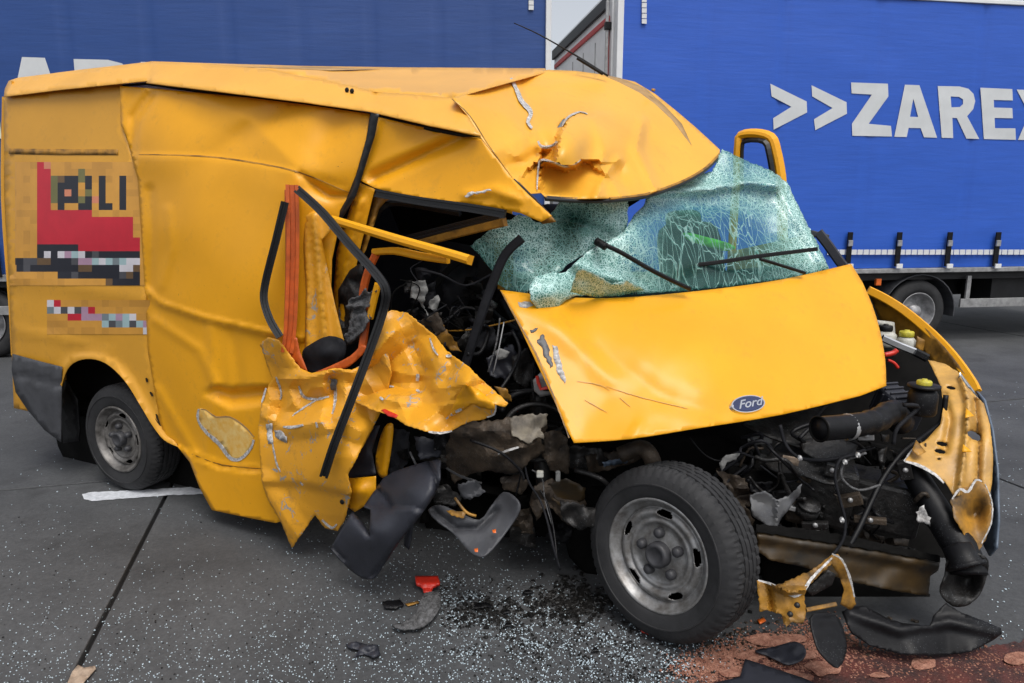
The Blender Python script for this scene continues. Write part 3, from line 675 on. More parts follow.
mid_out = [(120, 86), (160, 89), (200, 93), (250, 98), (300, 104), (370, 114), (366, 140), (358, 175), (349, 205), (340, 222), (332, 260), (330, 330), (322, 380), (310, 470), (300, 515), (276, 523), (245, 517), (212, 510), (200, 488), (190, 462), (178, 447), (164, 436), (156, 400), (148, 350), (145, 290), (138, 180), (126, 135), (121, 125)]
K('sliding_door_panel', mid_out, mid_fn, 'paint', VAN, 3.5, solid=.003)
tear('moulding_shade_line', [(139, 154.5), (200, 156), (250, 162), (300, 172.5), (352, 194)], 1.4, mid_fn, 'paint_inner', .004, seed=61, jag=.15)  # thin dark strip paints the shade in the pressed crease
tear('sill_shade_line', [(192, 454), (222, 465), (266, 469)], 1.3, mid_fn, 'paint_inner', .004, seed=62, jag=.2)  # shade of the sill step painted as a thin dark strip
for _l in ([(146, 378), (148, 384)], [(150, 392), (154, 398)], [(150, 412), (158, 424), (160, 430)], [(156, 414), (161, 428)]): tear('scratch', _l, 1.4, mid_fn, 'black', .004, seed=63, jag=1)
K('filler_patch', sm([(199, 409), (206, 410), (214, 416), (230, 417), (242, 425), (253, 436), (251, 447), (240, 459), (230, 458), (220, 444), (206, 432), (198, 420)], True, 3), lambda x, y: (lambda p: p + (CAM - p).normalized() * .004)(mid_fn(x, y)), 'primer', VAN, 4, jag=.8, solid=.001)
_o = [(199, 409), (198, 420), (206, 432), (219, 444), (230, 458), (240, 459), (251, 448), (254, 437), (244, 426), (230, 417), (216, 417), (206, 410), (199, 409)]
tear('paint_edge', _o[:8], 3.0, mid_fn, 'chip', .0065, seed=71, jag=1.2); tear('paint_edge', _o[7:], 1.2, mid_fn, 'streak', .0065, seed=72, jag=.6)
K('door_gap_seal', [(371, 113), (379, 114), (375, 135), (364, 170), (356, 196), (345, 214), (338, 224), (334, 221), (346, 200), (356, 175), (366, 140)], dv(-.03), 'rubber', VAN, 4)
# -- roof: near cant rail, crown and the top
cant_v = tps([(5, 98, -.02), (145, 83, -.03), (370, 113, -.05), (480, 136, -.07), (12, 80, -.14), (150, 62, -.20), (260, 68, -.20), (370, 92, -.20), (450, 99, -.24)])
K('roof_rail', [(4, 97), (5, 89), (9, 81), (18, 78), (80, 70), (150, 62), (200, 64), (262, 69), (320, 80), (372, 92), (430, 96), (452, 98), (466, 114), (481, 136), (430, 126), (370, 112), (300, 102), (220, 92), (146, 83), (148, 81), (60, 90)],
  dv(cant_v, ridge([(150, 62), (148, 84)], 5, -.02), step([(146, 60), (146, 86)], 2, -.012), ridge([(375, 92), (371, 113)], 2.5, -.012), soft(50, .012, 3), gauss(410, 110, 14, 10, .012), ridge([(4, 95), (146, 80), (372, 110), (481, 134)], 3, .012)), 'paint_roof', VAN, 4.5, solid=.004)
K('rain_gutter', [(4, 97), (60, 90), (146, 82.5), (220, 92), (300, 102), (370, 112.5), (430, 126), (481, 137), (462, 137), (430, 131), (375, 117), (300, 106), (220, 96), (146, 85), (60, 92.5), (4, 99)], dv(-.10), 'black', VAN, 5)
roof_v = tps([(150, 62, -.20), (260, 69, -.22), (372, 92, -.20), (452, 98, -.24), (300, 66, -.9), (400, 67.5, -1.2), (545, 69, -1.5), (480, 80, -.8), (200, 62.5, -.5)])
K('roof_skin', [(150, 61.5), (200, 64), (262, 69), (320, 80), (372, 92), (430, 96), (455, 98), (490, 88), (548, 72), (545, 68.5), (480, 68), (400, 67.5), (300, 66), (230, 64)], dv(roof_v, ridge([(330, 68), (430, 84), (450, 98)], 10, -.05)), 'paint_roof', VAN, 5, solid=.003)
K('roof_dirt_streak', [(215, 66.5), (300, 66.8), (380, 69), (330, 70.5), (262, 67.8)], dv(roof_v, .02), 'streak', VAN, 5, solid=.001)
for (x, y) in ((347, 90), (352, 91)): rlathe('bolt_hole', [(.012, 0), (.010, .004), (0, .004)], V(x, y, -.155), VN, 'black', VAN, 10)
e_ = [V(p[0], p[1], -.22) for p in ((8, 80), (80, 71), (150, 63), (262, 70))]
vs = []; fs = []
for i, p in enumerate(e_):
    for j in range(6): vs.append(p - VN * (1.62 * j / 5) + Vector((0, 0, .03 * math.sin(math.pi * j / 5) - .01)))
for i in range(3):
    for j in range(5): a = i * 6 + j; fs.append((a, a + 6, a + 7, a + 1))
obj('roof_panel', vs, fs, 'paint_roof', VAN, True, .004)
# -- door header (side of the cab above the window)
hd_v = tps([(374, 117, -.06), (480, 138, -.10), (515, 180, -.08), (550, 218, -.02), (440, 200, -.06), (362, 182, -.04), (430, 150, -.10)])
K('door_header', [(378, 117), (430, 129), (481, 139), (498, 160), (512, 178), (530, 196), (552, 216), (541, 222), (520, 213), (500, 209), (470, 204), (440, 202), (405, 196), (375, 188), (359, 180), (368, 150)],
  dv(hd_v, ridge([(462, 137), (430, 152), (375, 178)], 12, -.040), gauss(430, 143, 30, 6, .015, -25), ridge([(465, 195), (495, 190), (520, 200)], 7, .018), gauss(505, 195, 14, 10, .02), soft(40, .010, 11)), 'paint', VAN, 4, solid=.003)
K('scratch', [(464, 196), (470, 192), (482, 191), (490, 189), (492, 191), (482, 193), (472, 195), (467, 198)], dv(hd_v, .03), 'chip', VAN, 3, jag=1, solid=.001)
# -- crushed cab roof
cr_y = tps([(452, 98, 3.22), (481, 137, 3.10), (515, 180, 3.0), (545, 200, 3.0), (600, 198, 3.12), (650, 193, 3.35), (700, 173, 3.75), (720, 152, 4.05), (548, 70, 4.35), (600, 76, 4.4), (650, 95, 4.35), (690, 124, 4.25),
            (500, 90, 3.7), (560, 120, 3.55), (620, 130, 3.65), (600, 165, 3.32), (665, 150, 3.85), (560, 160, 3.22), (530, 130, 3.4)])
cr_out = [(452, 98), (480, 89), (520, 78), (548, 70), (575, 71), (605, 75), (635, 82), (655, 94), (675, 110), (695, 127), (720, 150), (719, 156), (706, 168), (690, 178), (672, 186), (645, 195), (610, 198.5), (575, 199), (545, 197), (541, 193), (528, 194), (512, 178), (498, 160), (481, 138), (468, 116)]
def flap(poly, left, w, a, cx, cy, rx, ry):         # a lobe of sheet with one sharp torn side
    return lambda x, y: 0 if not inside((x, y), poly) else a * min(1, dline((x, y), left)[0] / w) * math.exp(-((x - cx) / rx) ** 2 - ((y - cy) / ry) ** 2)
fl1 = flap([(553, 162), (555, 145), (558, 132), (563, 120), (574, 112), (592, 112), (640, 112), (640, 166), (582, 160), (574, 165), (562, 167)], [(553, 162), (555, 145), (558, 132), (563, 120), (574, 112), (592, 114)], 3, .22, 568, 140, 28, 36)
fl2 = flap([(539, 194), (538, 172), (541, 160), (552, 162), (565, 167), (576, 164), (584, 160), (640, 200)], [(538, 190), (538, 172), (541, 160), (552, 162), (565, 167), (576, 164), (584, 158)], 5, -.16, 552, 172, 34, 22)
fl3 = flap([(500, 196), (520, 178), (540, 160), (541, 148), (548, 148), (556, 142), (556, 160), (541, 160), (538, 192)], [(541, 148), (548, 148), (556, 142)], 4, -.12, 540, 165, 16, 26)
cr_fn = dy(cr_y, fl1, fl2, fl3, ridge([(512, 78), (520, 100), (528, 118), (534, 130), (540, 150)], 9, .03), fold([(455, 101), (500, 112), (541, 145)], 14, .05), fold([(500, 170), (540, 150)], 9, -.06), fold([(520, 80), (531, 112), (541, 145)], 8, -.05), fold([(592, 114), (604, 150), (596, 196)], 10, .06), ridge([(500, 150), (538, 165)], 12, .02), gauss(605, 178, 12, 13, -.08), gauss(590, 150, 10, 20, -.05),
           ridge([(642, 122), (636, 150), (656, 192)], 9, .05), gauss(622, 176, 8, 16, -.05, -15), gauss(648, 140, 8, 20, -.03, -10), ridge([(596, 198), (606, 175), (618, 160)], 8, .045), gauss(535, 158, 20, 6, -.06, -30), ridge([(470, 100), (520, 88), (600, 80)], 6, .015), ridge([(600, 165), (620, 195)], 10, .04), gauss(520, 150, 10, 20, .03, -35), soft(50, .010, 14))
K('cab_roof', cr_out, cr_fn, 'paint_pale', VAN, 3.2, sharp=24, solid=.003, holes=[[(557, 128), (563, 119), (567, 119), (562, 127)]])
tear('torn_edge', [(511, 78), (516, 88), (521, 100), (528, 108), (531, 114), (528, 122), (534, 130)], 4.2, cr_fn, d=.03)
tear('torn_edge', [(538, 141), (541, 146), (548, 147), (555, 144), (557, 140)], 2.6, cr_fn, d=.05, seed=6)
tear('torn_edge', [(562, 126), (568, 117), (580, 112), (590, 115)], 1.8, cr_fn, d=.05, seed=7, jag=.2)
tear('torn_edge', [(537, 190), (538, 172), (541, 160), (552, 162), (565, 167), (576, 164), (582, 158)], 1.8, cr_fn, d=.05, seed=8, jag=.3)
tear('seam', [(452, 99), (470, 116), (487, 143), (505, 168), (514, 180)], .9, cr_fn, 'paint_inner', seed=9, jag=.1)
lip = [(720, 155), (706, 169), (690, 179), (672, 187), (645, 196), (610, 200), (575, 200), (545, 198)]
bar('roof_lip', [off(cr_fn, -.01)(x, y) for x, y in lip], .022, .012, 'rubber', VAN)
bar('roof_edge_trim', [off(cr_fn, .01)(x, y - 1.5) for x, y in lip[:6]], .012, .006, 'paint_inner', VAN)
K('a_pillar_end', [(514, 180), (519, 182), (548, 212), (556, 222), (543, 224), (530, 206), (518, 192)], dy(tps([(515, 180, 2.97), (545, 220, 2.9), (530, 190, 2.93)])), 'paint_inner', VAN, 4, solid=.006)
tear('torn_edge', [(514, 179), (530, 194), (550, 215)], 1.6, dy(tps([(515, 180, 2.95), (545, 220, 2.88), (530, 190, 2.91)])), 'steel', seed=12)
K('roof_dirt_streak', [(598, 73.5), (620, 78), (645, 88), (665, 106), (682, 124), (692, 146), (684, 136), (672, 120), (655, 104), (640, 93), (618, 82)], off(cr_fn, .004), 'streak', VAN, 4, solid=.001)
tube('aerial', [P(608, 76, 4.3), P(580, 58, 4.3), P(540, 35, 4.32), P(514, 23, 4.34)], .0045, 'black', VAN, 6, scale=lambda t: 1.4 - t * .8)
tube('aerial_base', [P(603, 74, 4.3), P(590, 66, 4.3), P(577, 58, 4.3)], .009, 'black', VAN, 8)
rlathe('roof_bolt', [(.012, 0), (.012, .012), (0, .014)], P(653, 91, 4.3), Vector((.3, 0, 1)), 'paint_inner', VAN, 8)

# -- bonnet
hood_y = tps([(500, 291, 3.05), (540, 300, 3.05), (600, 297, 3.15), (700, 291, 3.35), (850, 264, 3.72), (572, 443, 2.62), (640, 435, 2.60), (740, 420, 2.72), (886, 385, 3.05), (535, 360, 2.84), (700, 350, 2.92), (870, 320, 3.38), (630, 365, 2.84)])
hood_fn = dy(hood_y, gauss(560, 330, 30, 18, .03, 30), ridge([(520, 310), (560, 330), (610, 380)], 16, .012), ridge([(595, 345), (660, 395), (720, 415)], 18, -.012), gauss(640, 400, 50, 22, -.02, 15), gauss(730, 330, 120, 30, .03, -10), soft(70, .02, 21), soft(18, .003, 22), ridge([(632, 438), (640, 425)], 6, .015))
hood_out = sm([(500, 290), (560, 297), (620, 298), (700, 291), (780, 280), (851, 264)], False, 4) + sm([(862, 282), (872, 305), (880, 332), (885, 360), (886, 386)], False, 3) + sm([(860, 396), (780, 415), (700, 428), (630, 439), (574, 443)], False, 4) + [(567, 430), (556, 405), (540, 370), (520, 328)]
HOOD = K('bonnet', hood_out, hood_fn, 'paint', VAN, 5, solid=.004)
tear('torn_edge', [(501, 291), (516, 318), (535, 352), (552, 392), (570, 440)], 1.2, hood_fn, 'paint_inner', seed=15, par=HOOD)
K('paint_chip', [(552, 345), (557, 346), (560, 358), (566, 380), (565, 384), (558, 374), (554, 360)], off(hood_fn, .004), 'chip', HOOD, 3, jag=.6, solid=.001)
K('paint_chip', [(537, 340), (543, 334), (548, 345), (553, 366), (550, 368), (543, 352)], off(hood_fn, .004), 'steel', HOOD, 3, jag=1.2, solid=.001)
K('paint_chip', [(518, 302), (530, 302), (534, 305), (527, 308), (520, 307)], off(hood_fn, .004), 'chip', HOOD, 3, jag=.8, solid=.001)
K('scrape', [(530, 330), (538, 328), (536, 331), (531, 333)], off(hood_fn, .004), 'steel', HOOD, 3, jag=.8, solid=.001)
for ln in ([(577, 381), (600, 385), (612, 392)], [(606, 386), (640, 397), (690, 409)], [(585, 400), (610, 414)], [(620, 398), (632, 408)]): tear('scratch', ln, .3, hood_fn, 'paint_cream', seed=len(ln), par=HOOD, jag=.5)
hc = off(hood_fn, .012)(748, 404); hx = (hood_fn(764, 401) - hood_fn(732, 407)).normalized(); hn = hx.cross(hood_fn(748, 396) - hood_fn(748, 412)).normalized()
if hn.y > 0: hn = -hn
hz = hn.cross(hx).normalized(); hz = hz if hz.z > 0 else -hz
def oval(name, a, b, d0, d1, mat, par, n=40):
    vs = [hc + hx * (a * math.cos(2 * math.pi * i / n)) + hz * (b * math.sin(2 * math.pi * i / n)) + hn * d0 for i in range(n)]
    vs += [hc + hx * (a * .94 * math.cos(2 * math.pi * i / n)) + hz * (b * .9 * math.sin(2 * math.pi * i / n)) + hn * d1 for i in range(n)]
    fs = [(i, (i + 1) % n, n + (i + 1) % n, n + i) for i in range(n)] + [tuple(range(n, 2 * n))]
    return obj(name, vs, fs, mat, par, False)
sE = (hood_fn(764, 401) - hood_fn(732, 407)).length / 2 * 1.08
oval('badge_rim', sE, sE * .44, -.01, .003, 'chrome', HOOD); oval('badge', sE * .90, sE * .37, .002, .0045, 'blue_enamel', HOOD)
tc_ = bpy.data.curves.new('script', 'FONT'); tc_.body = 'Ford'; tc_.align_x = 'CENTER'; tc_.align_y = 'CENTER'; tc_.shear = .6; tc_.size = sE * .54; tc_.extrude = .0008; tc_.offset = .0006
to = bpy.data.objects.new('tmp', tc_); COL.objects.link(to); bpy.context.view_layer.update()
tm = bpy.data.meshes.new_from_object(to.evaluated_get(bpy.context.evaluated_depsgraph_get())); bpy.data.objects.remove(to)
obj('badge_lettering', [hc + hx * p.co.x * 1.3 + hz * p.co.y + hn * (.0058 + p.co.z) for p in tm.vertices], [tuple(p.vertices) for p in tm.polygons], 'chrome', HOOD, False)

# -- windscreen, three crazed sheets
def cz(pts): return tps(pts)
ws_y = tps([(720, 150, 4.0), (775, 176, 4.0), (800, 220, 3.85), (828, 270, 3.72), (640, 190, 3.55), (680, 182, 3.8), (640, 230, 3.3), (560, 275, 3.08), (545, 300, 3.03), (600, 292, 3.2), (700, 288, 3.4), (700, 230, 3.58), (760, 230, 3.76)])
ws_cz = cz([(740, 166, .45), (790, 200, .9), (650, 200, 1.0), (700, 184, 1.0), (740, 195, .75), (590, 270, 1.2), (545, 290, 1.2), (620, 255, .9), (680, 235, .12), (700, 262, .02), (740, 250, .05), (745, 222, .2), (775, 225, .5), (655, 215, .5), (700, 207, .45), (810, 240, .9), (820, 262, .8), (640, 288, .7), (760, 272, .25)])
ws_out = [(722, 149), (745, 160), (770, 170), (787, 182), (803, 215), (817, 243), (829, 269), (790, 278), (740, 285), (690, 290), (640, 294), (600, 296), (575, 296), (566, 300), (557, 309), (548, 312), (537, 309), (530, 299), (529, 286), (535, 277), (548, 273), (566, 272), (576, 262), (590, 250), (610, 240), (624, 232), (632, 218), (645, 203), (650, 187), (658, 184), (678, 186), (677, 180), (665, 175), (690, 175), (712, 172)]
WS = K('windscreen', ws_out, dy(ws_y, ridge([(575, 264), (600, 275), (628, 282), (640, 291)], 9, .05), ridge([(652, 192), (700, 190), (750, 183), (775, 186)], 7, .09), gauss(700, 205, 50, 10, -.05), gauss(550, 292, 16, 14, .05), soft(28, .03, 31), crumple(30, .02, 7), ridge([(770, 174), (790, 210), (822, 262)], 8, .03)), 'glass', VAN, 3.6, jag=.7, solid=.002, craze=ws_cz)
K('windscreen_fragment', [(470, 246), (490, 230), (520, 214), (543, 224), (560, 201), (600, 202), (628, 199), (627, 228), (622, 236), (598, 245), (572, 262), (560, 272), (545, 275), (532, 284), (525, 296), (510, 292), (497, 284), (492, 270), (480, 255)],
  dy(tps([(470, 246, 3.2), (520, 214, 3.15), (600, 200, 3.25), (628, 199, 3.35), (620, 236, 3.35), (560, 270, 3.15), (495, 284, 3.2), (560, 225, 3.32)]), ridge([(545, 213), (570, 222), (610, 234)], 8, -.06), soft(24, .04, 33), crumple(26, .03, 9)), 'glass', VAN, 4, jag=1, solid=.002, craze=cz([(560, 210, 1.0), (610, 210, .9), (500, 240, .7), (540, 245, .9), (500, 280, .35), (560, 265, .7), (585, 240, .8), (570, 222, .3)]))
K('windscreen_fragment', [(570, 292), (578, 268), (592, 272), (612, 284), (628, 280), (645, 290), (620, 296), (596, 297)], dy(tps([(570, 292, 3.05), (612, 284, 3.1), (645, 290, 3.2)]), crumple(14, .03, 5)), 'glass', VAN, 4, jag=.6, solid=.002, craze=cz([(570, 292, .9), (612, 284, 1), (645, 290, .7)]))
# wipers
wp = tube('wiper_arm', pb([(598, 242, 3.14), (620, 252, 3.14), (655, 272, 3.18), (690, 289, 3.25)]), .010, 'black', VAN)
tube('wiper_pivot', pb([(596, 241, 3.16), (606, 247, 3.13)]), .018, 'black', wp)
w2 = bar('wiper_blade', pb([(688, 266, 3.44), (720, 262, 3.46), (760, 256, 3.52), (817, 249, 3.62)]), .020, .015, 'black', VAN)
tube('wiper_arm', pb([(760, 259, 3.50), (780, 265, 3.52), (805, 273, 3.55)]), .008, 'black', w2)
bar('a_pillar', pb([(818, 232, 3.82), (828, 245, 3.80), (840, 262, 3.78), (852, 276, 3.76)]), .05, .03, 'plastic_grey', VAN)
box('a_pillar_trim', P(818, 235, 3.84), (.10, .06, .03), 'plastic_grey', VAN, Matrix.Rotation(R(15), 3, 'Y'))
# far door, open, seen above the screen
FD = bar('far_door_frame', pb([(737, 190, 4.42), (737, 160, 4.42), (738, 145, 4.42), (740, 136, 4.42), (755, 134, 4.36), (770, 138, 4.30), (775, 150, 4.28), (780, 176, 4.26), (781, 200, 4.25), (782, 240, 4.24)]), .045, .05, 'paint', VAN, seg=3)
bar('window_seal', pb([(742, 190, 4.40), (742, 150, 4.40), (746, 141, 4.38), (764, 142, 4.30), (769, 155, 4.27), (773, 178, 4.26)]), .022, .03, 'rubber', FD, seg=3)
K('far_door_panel', [(728, 252), (800, 236), (835, 300), (842, 380), (740, 400)], dy(tps([(728, 252, 4.45), (800, 236, 4.25), (842, 380, 4.1)])), 'paint_inner', FD, 8, solid=.03)
# cab interior
obj('far_door_trim', [Wv(1.65, -1.80, .42), Wv(3.2, -1.80, .42), Wv(3.2, -1.80, 1.12), Wv(1.65, -1.80, 1.12)], [(0, 1, 2, 3)], 'black_soft', VAN, False, .05)
def cushion(name, c, size, mat, par, tilt=0, yaw=0):
    bm = bmesh.new(); bmesh.ops.create_cube(bm, size=1); bmesh.ops.subdivide_edges(bm, edges=bm.edges[:], cuts=5, use_grid_fill=True)
    m_ = Matrix.Rotation(yaw, 3, 'Z') @ Matrix.Rotation(tilt, 3, 'Y')
    B = Matrix((VU, VN, Vector((0, 0, 1)))).transposed(); vs = []
    for v_ in bm.verts:
        q = v_.co * 2; r_ = (abs(q.x) ** 5 + abs(q.y) ** 5 + abs(q.z) ** 5) ** .2; q = q / r_
        vs.append(Vector(c) + B @ (m_ @ Vector((q.x * size[0] / 2, q.y * size[1] / 2, q.z * size[2] / 2))))
    fs = [tuple(v_.index for v_ in f_.verts) for f_ in bm.faces]; bm.free()
    return obj(name, vs, fs, mat, par)
ST = cushion('seat', P(690, 318, 3.95), (.5, .5, .16), 'black_soft', VAN)
cushion('seat_back', P(693, 268, 4.02), (.16, .46, .52), 'black_soft', ST, R(-12), R(25)); cushion('headrest', P(684, 224, 4.05), (.10, .24, .15), 'black_soft', ST, R(-10), R(25))
S2 = cushion('seat', P(570, 318, 3.75), (.5, .5, .16), 'black_soft', VAN); cushion('seat_back', P(560, 262, 3.85), (.14, .5, .62), 'black_soft', S2, R(-12)); cushion('headrest', P(552, 222, 3.9), (.10, .26, .18), 'black_soft', S2, R(-12))
bar('far_pillar', pb([(736, 186, 4.5), (734, 215, 4.5), (732, 250, 4.5), (730, 300, 4.5)]), .05, .04, 'paint', VAN)
K('dashboard', [(500, 300), (560, 290), (640, 280), (740, 270), (825, 262), (840, 300), (700, 330), (520, 340)], dy(tps([(500, 300, 3.45), (640, 280, 3.7), (825, 256, 3.95), (700, 330, 3.55), (520, 340, 3.35)]), crumple(30, .05, 3)), 'black_soft', VAN, 8, solid=.02)
K('hi_vis_jacket', sm([(682, 234), (690, 233), (710, 238), (728, 243), (735, 248), (726, 251), (708, 247), (688, 240)], True, 3), dy(lambda x, y: 3.78, crumple(12, .03, 2)), 'hivis', VAN, 4, solid=.01)
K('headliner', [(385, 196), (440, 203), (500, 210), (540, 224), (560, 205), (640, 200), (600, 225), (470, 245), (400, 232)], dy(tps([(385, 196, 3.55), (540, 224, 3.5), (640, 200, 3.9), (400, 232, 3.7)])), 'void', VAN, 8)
# B pillar and the window frame behind it
K('b_pillar', [(358, 182), (375, 189), (371, 204), (366, 225), (357, 262), (352, 300), (345, 345), (330, 345), (333, 300), (337, 250), (348, 215)], dv(tps([(360, 182, -.06), (375, 190, -.05), (345, 345, -.10), (330, 340, -.12), (350, 240, -.08)]), ridge([(362, 200), (345, 270), (340, 340)], 5, .03)), 'paint', VAN, 4)
K('window_frame', [(376, 190), (404, 196), (395, 198), (386, 201), (379, 209), (374, 225), (366, 250), (359, 262), (366, 228), (371, 206)], dv(-.10, ridge([(378, 200), (368, 240)], 4, .02)), 'paint_dirty', VAN, 3.5)
bar('window_channel', vb([(376, 193, -.05), (420, 201, -.05), (470, 208, -.04), (505, 214, -.03)]), .035, .02, 'rubber', VAN, groove=True)
bar('window_channel', vb([(356, 262, -.14), (372, 225, -.14), (382, 208, -.13), (400, 203, -.13), (460, 213, -.12)]), .03, .02, 'rubber', VAN)
bar('door_rail', vb([(410, 246, -.20), (440, 238, -.18), (480, 228, -.12), (505, 222, -.08)]), .035, .025, 'paint_inner', VAN)
bar('inner_rail', vb([(405, 239, -.22), (440, 230, -.18), (500, 215, -.10)]), .03, .02, 'rubber', VAN, groove=True)
# torn door frame in front of the opening
bar('torn_pillar', vb([(292, 185, .10), (293, 230, .11), (292, 290, .12), (290, 330, .13), (287, 352, .14)]), .055, .035, 'paint_orange', VAN, groove=True)
bar('pillar_flange', vb([(286, 190, .08), (287, 260, .10), (285, 340, .12)]), .014, .02, 'paint_orange', VAN)
K('pillar_foot', [(283, 335), (297, 338), (300, 352), (308, 372), (300, 370), (286, 352)], dv(.13), 'paint_orange', VAN, 3)
bar('door_seal', vb([(298, 190, .15), (322, 212, .16), (350, 245, .17), (378, 276, .18), (386, 292, .18), (383, 312, .18), (370, 350, .22), (352, 398, .28), (334, 445, .33), (324, 476, .34)]), .036, .028, 'rubber', VAN, groove=True, seg=6)
bar('door_seal', vb([(285, 202, .16), (276, 240, .18), (266, 280, .20), (264, 300, .21), (270, 320, .21), (280, 337, .20)]), .034, .024, 'rubber', VAN, groove=True, seg=5)
K('inner_pillar', [(304, 212), (316, 210), (332, 216), (330, 232), (322, 240), (326, 262), (334, 300), (345, 345), (340, 352), (305, 350), (306, 290), (303, 240)], dv(tps([(304, 212, .03), (332, 216, .02), (345, 345, .06), (305, 350, .07), (322, 280, .05)]), ridge([(314, 215), (320, 280), (326, 345)], 6, .04), ridge([(307, 215), (309, 345)], 5, .02)), 'paint_scuffed', VAN, 4)
bar('torn_rail', vb([(333, 220, .04), (350, 225, .05), (400, 240, .08), (450, 254, .11), (470, 260, .12)]), .038, .045, 'paint', VAN, seg=3)
bar('torn_rail', vb([(374, 252, .02), (395, 251, .04), (420, 256, .05), (448, 260, .06)]), .030, .03, 'paint', VAN, seg=3)
bar('inner_post', vb([(376, 254, .02), (368, 272, .02), (363, 295, .02), (366, 318, .04), (362, 350, .06)]), .035, .03, 'paint_orange', VAN)
bar('inner_post', vb([(378, 284, .06), (374, 300, .06), (370, 318, .06)]), .03, .03, 'paint', VAN)
K('interior_trim', [(338, 290), (350, 270), (362, 262), (368, 300), (360, 340), (340, 350)], dv(-.06, crumple(10, .05, 3)), 'engine', VAN, 4)
K('frayed_insulation', [(346, 306), (352, 298), (360, 296), (366, 288), (370, 293), (377, 290), (370, 302), (366, 312), (372, 318), (364, 330), (352, 344), (344, 340), (350, 326), (352, 312)], dv(.07, crumple(7, .05, 4)), 'frayed', VAN, 2.6, jag=1.6, solid=.006)
K('grey_lining', sm([(303, 352), (312, 344), (330, 336), (345, 342), (344, 358), (330, 368), (315, 374), (306, 368)], True, 3), dv(.09, gauss(325, 352, 14, 10, .05), crumple(20, .02, 2)), 'black_soft', VAN, 4, solid=.01)
K('sill_flange', sm([(312, 374), (330, 366), (350, 356), (362, 345), (366, 350), (350, 366), (330, 374), (318, 378)], True, 3), dv(.12), 'paint_orange', VAN, 3)
for pts, mt in (([(412, 282), (425, 280), (428, 290), (423, 305), (430, 318), (418, 300), (410, 298)], 'cloth'), ([(430, 300), (438, 295), (440, 300), (436, 312), (428, 308)], 'cloth'), ([(418, 322), (438, 312), (446, 330), (436, 336), (424, 332)], 'rust')):
    K('torn_lining', pts, dv(-.12, crumple(8, .03, 6)), mt, VAN, 3, jag=.8, solid=.004)
# -- crushed door skins
dl_v = tps([(262, 340, .14), (300, 372, .15), (350, 372, .16), (390, 366, .12), (262, 440, .16), (270, 490, .17), (300, 500, .2), (350, 500, .24), (372, 455, .22), (330, 430, .27), (300, 430, .22), (390, 430, .12), (335, 522, .2), (290, 545, .16)])
dl_fn = dv(dl_v, fold([(276, 378), (281, 400), (275, 430)], 5, -.035), fold([(275, 378), (300, 380), (330, 372), (350, 372)], 5, .03), fold([(300, 388), (303, 398), (318, 398), (334, 394)], 5, -.04), fold([(318, 398), (300, 410), (288, 420)], 5, -.03), fold([(334, 380), (335, 400), (331, 418)], 5, -.05),
           fold([(278, 428), (305, 425), (335, 418), (360, 430)], 7, .035), step([(258, 484), (300, 484), (345, 494)], 3, -.03), fold([(262, 484), (300, 540)], 8, .03), lambda x, y, g=facets(24, .030, 5, 3): g(x, y) * max(.12, min(1, (455 - y) / 40)), facets(60, .07, 6, 3))
dl_out = [(260, 344), (268, 337), (279, 340), (288, 352), (300, 368), (312, 373), (335, 368), (352, 370), (372, 360), (388, 352), (392, 372), (386, 400), (372, 430), (360, 452), (348, 475), (352, 492), (345, 520), (338, 531), (325, 528), (315, 515), (292, 548), (280, 520), (268, 500), (262, 482), (258, 430), (262, 400), (272, 378), (266, 362)]
K('crushed_door_skin', dl_out, dl_fn, 'paint_scuffed', VAN, 2.4, jag=.4, solid=.002, sharp=18)
for ln, w in (([(276, 377), (281, 392), (280, 402)], 1.6), ([(299, 386), (304, 397), (318, 399), (333, 395)], 2.0), ([(318, 399), (300, 410), (290, 418)], 1.2), ([(335, 382), (335, 402), (331, 418)], 2.4), ([(283, 427), (295, 427), (306, 424)], 2.4), ([(316, 422), (318, 430)], 1.6), ([(272, 440), (276, 462), (282, 475)], 1.0), ([(266, 388), (261, 405)], 1.6), ([(300, 482), (304, 487)], 1.2), ([(322, 520), (332, 528), (338, 522)], 2.0)):
    tear('bared_metal', ln, w, dl_fn, 'chip', .008, seed=int(ln[0][0]))
K('paint_chip', [(266, 424), (272, 423), (273, 444), (268, 444)], off(dl_fn, .009), 'chip', VAN, 3, jag=.6, solid=.001)
K('paint_chip', [(274, 430), (280, 430), (287, 437), (287, 443), (280, 440), (275, 436)], off(dl_fn, .009), 'chip', VAN, 3, jag=.8, solid=.001)
K('paint_chip', [(330, 378), (337, 380), (336, 391), (331, 390)], off(dl_fn, .009), 'steel', VAN, 3, jag=.8, solid=.001)
rlathe('hole_plug', [(.012, 0), (.010, .003), (0, .003)], off(dl_fn, .012)(342, 502), VN, 'black', VAN, 12)
dr_v = tps([(385, 310, .08), (380, 350, .14), (360, 400, .20), (358, 405, .24), (420, 330, .10), (440, 360, .16), (450, 395, .26), (480, 380, .26), (500, 400, .30), (440, 430, .30), (400, 415, .22), (400, 370, .12), (465, 425, .3)])
dr_fn = dv(dr_v, fold([(395, 330), (370, 360), (360, 378)], 9, .04), fold([(440, 330), (410, 345), (380, 370), (372, 385)], 9, -.04), fold([(375, 380), (400, 388), (430, 392), (465, 388), (490, 382)], 7, -.05), fold([(380, 398), (420, 394), (466, 384)], 6, .05), fold([(465, 385), (440, 410), (425, 422)], 8, .05), fold([(466, 384), (480, 400), (492, 404)], 6, .04),
           fold([(415, 350), (425, 370), (420, 388)], 5, -.03), fold([(445, 345), (452, 365), (445, 380)], 5, -.03), facets(20, .016, 8, 3), facets(46, .07, 9, 3))
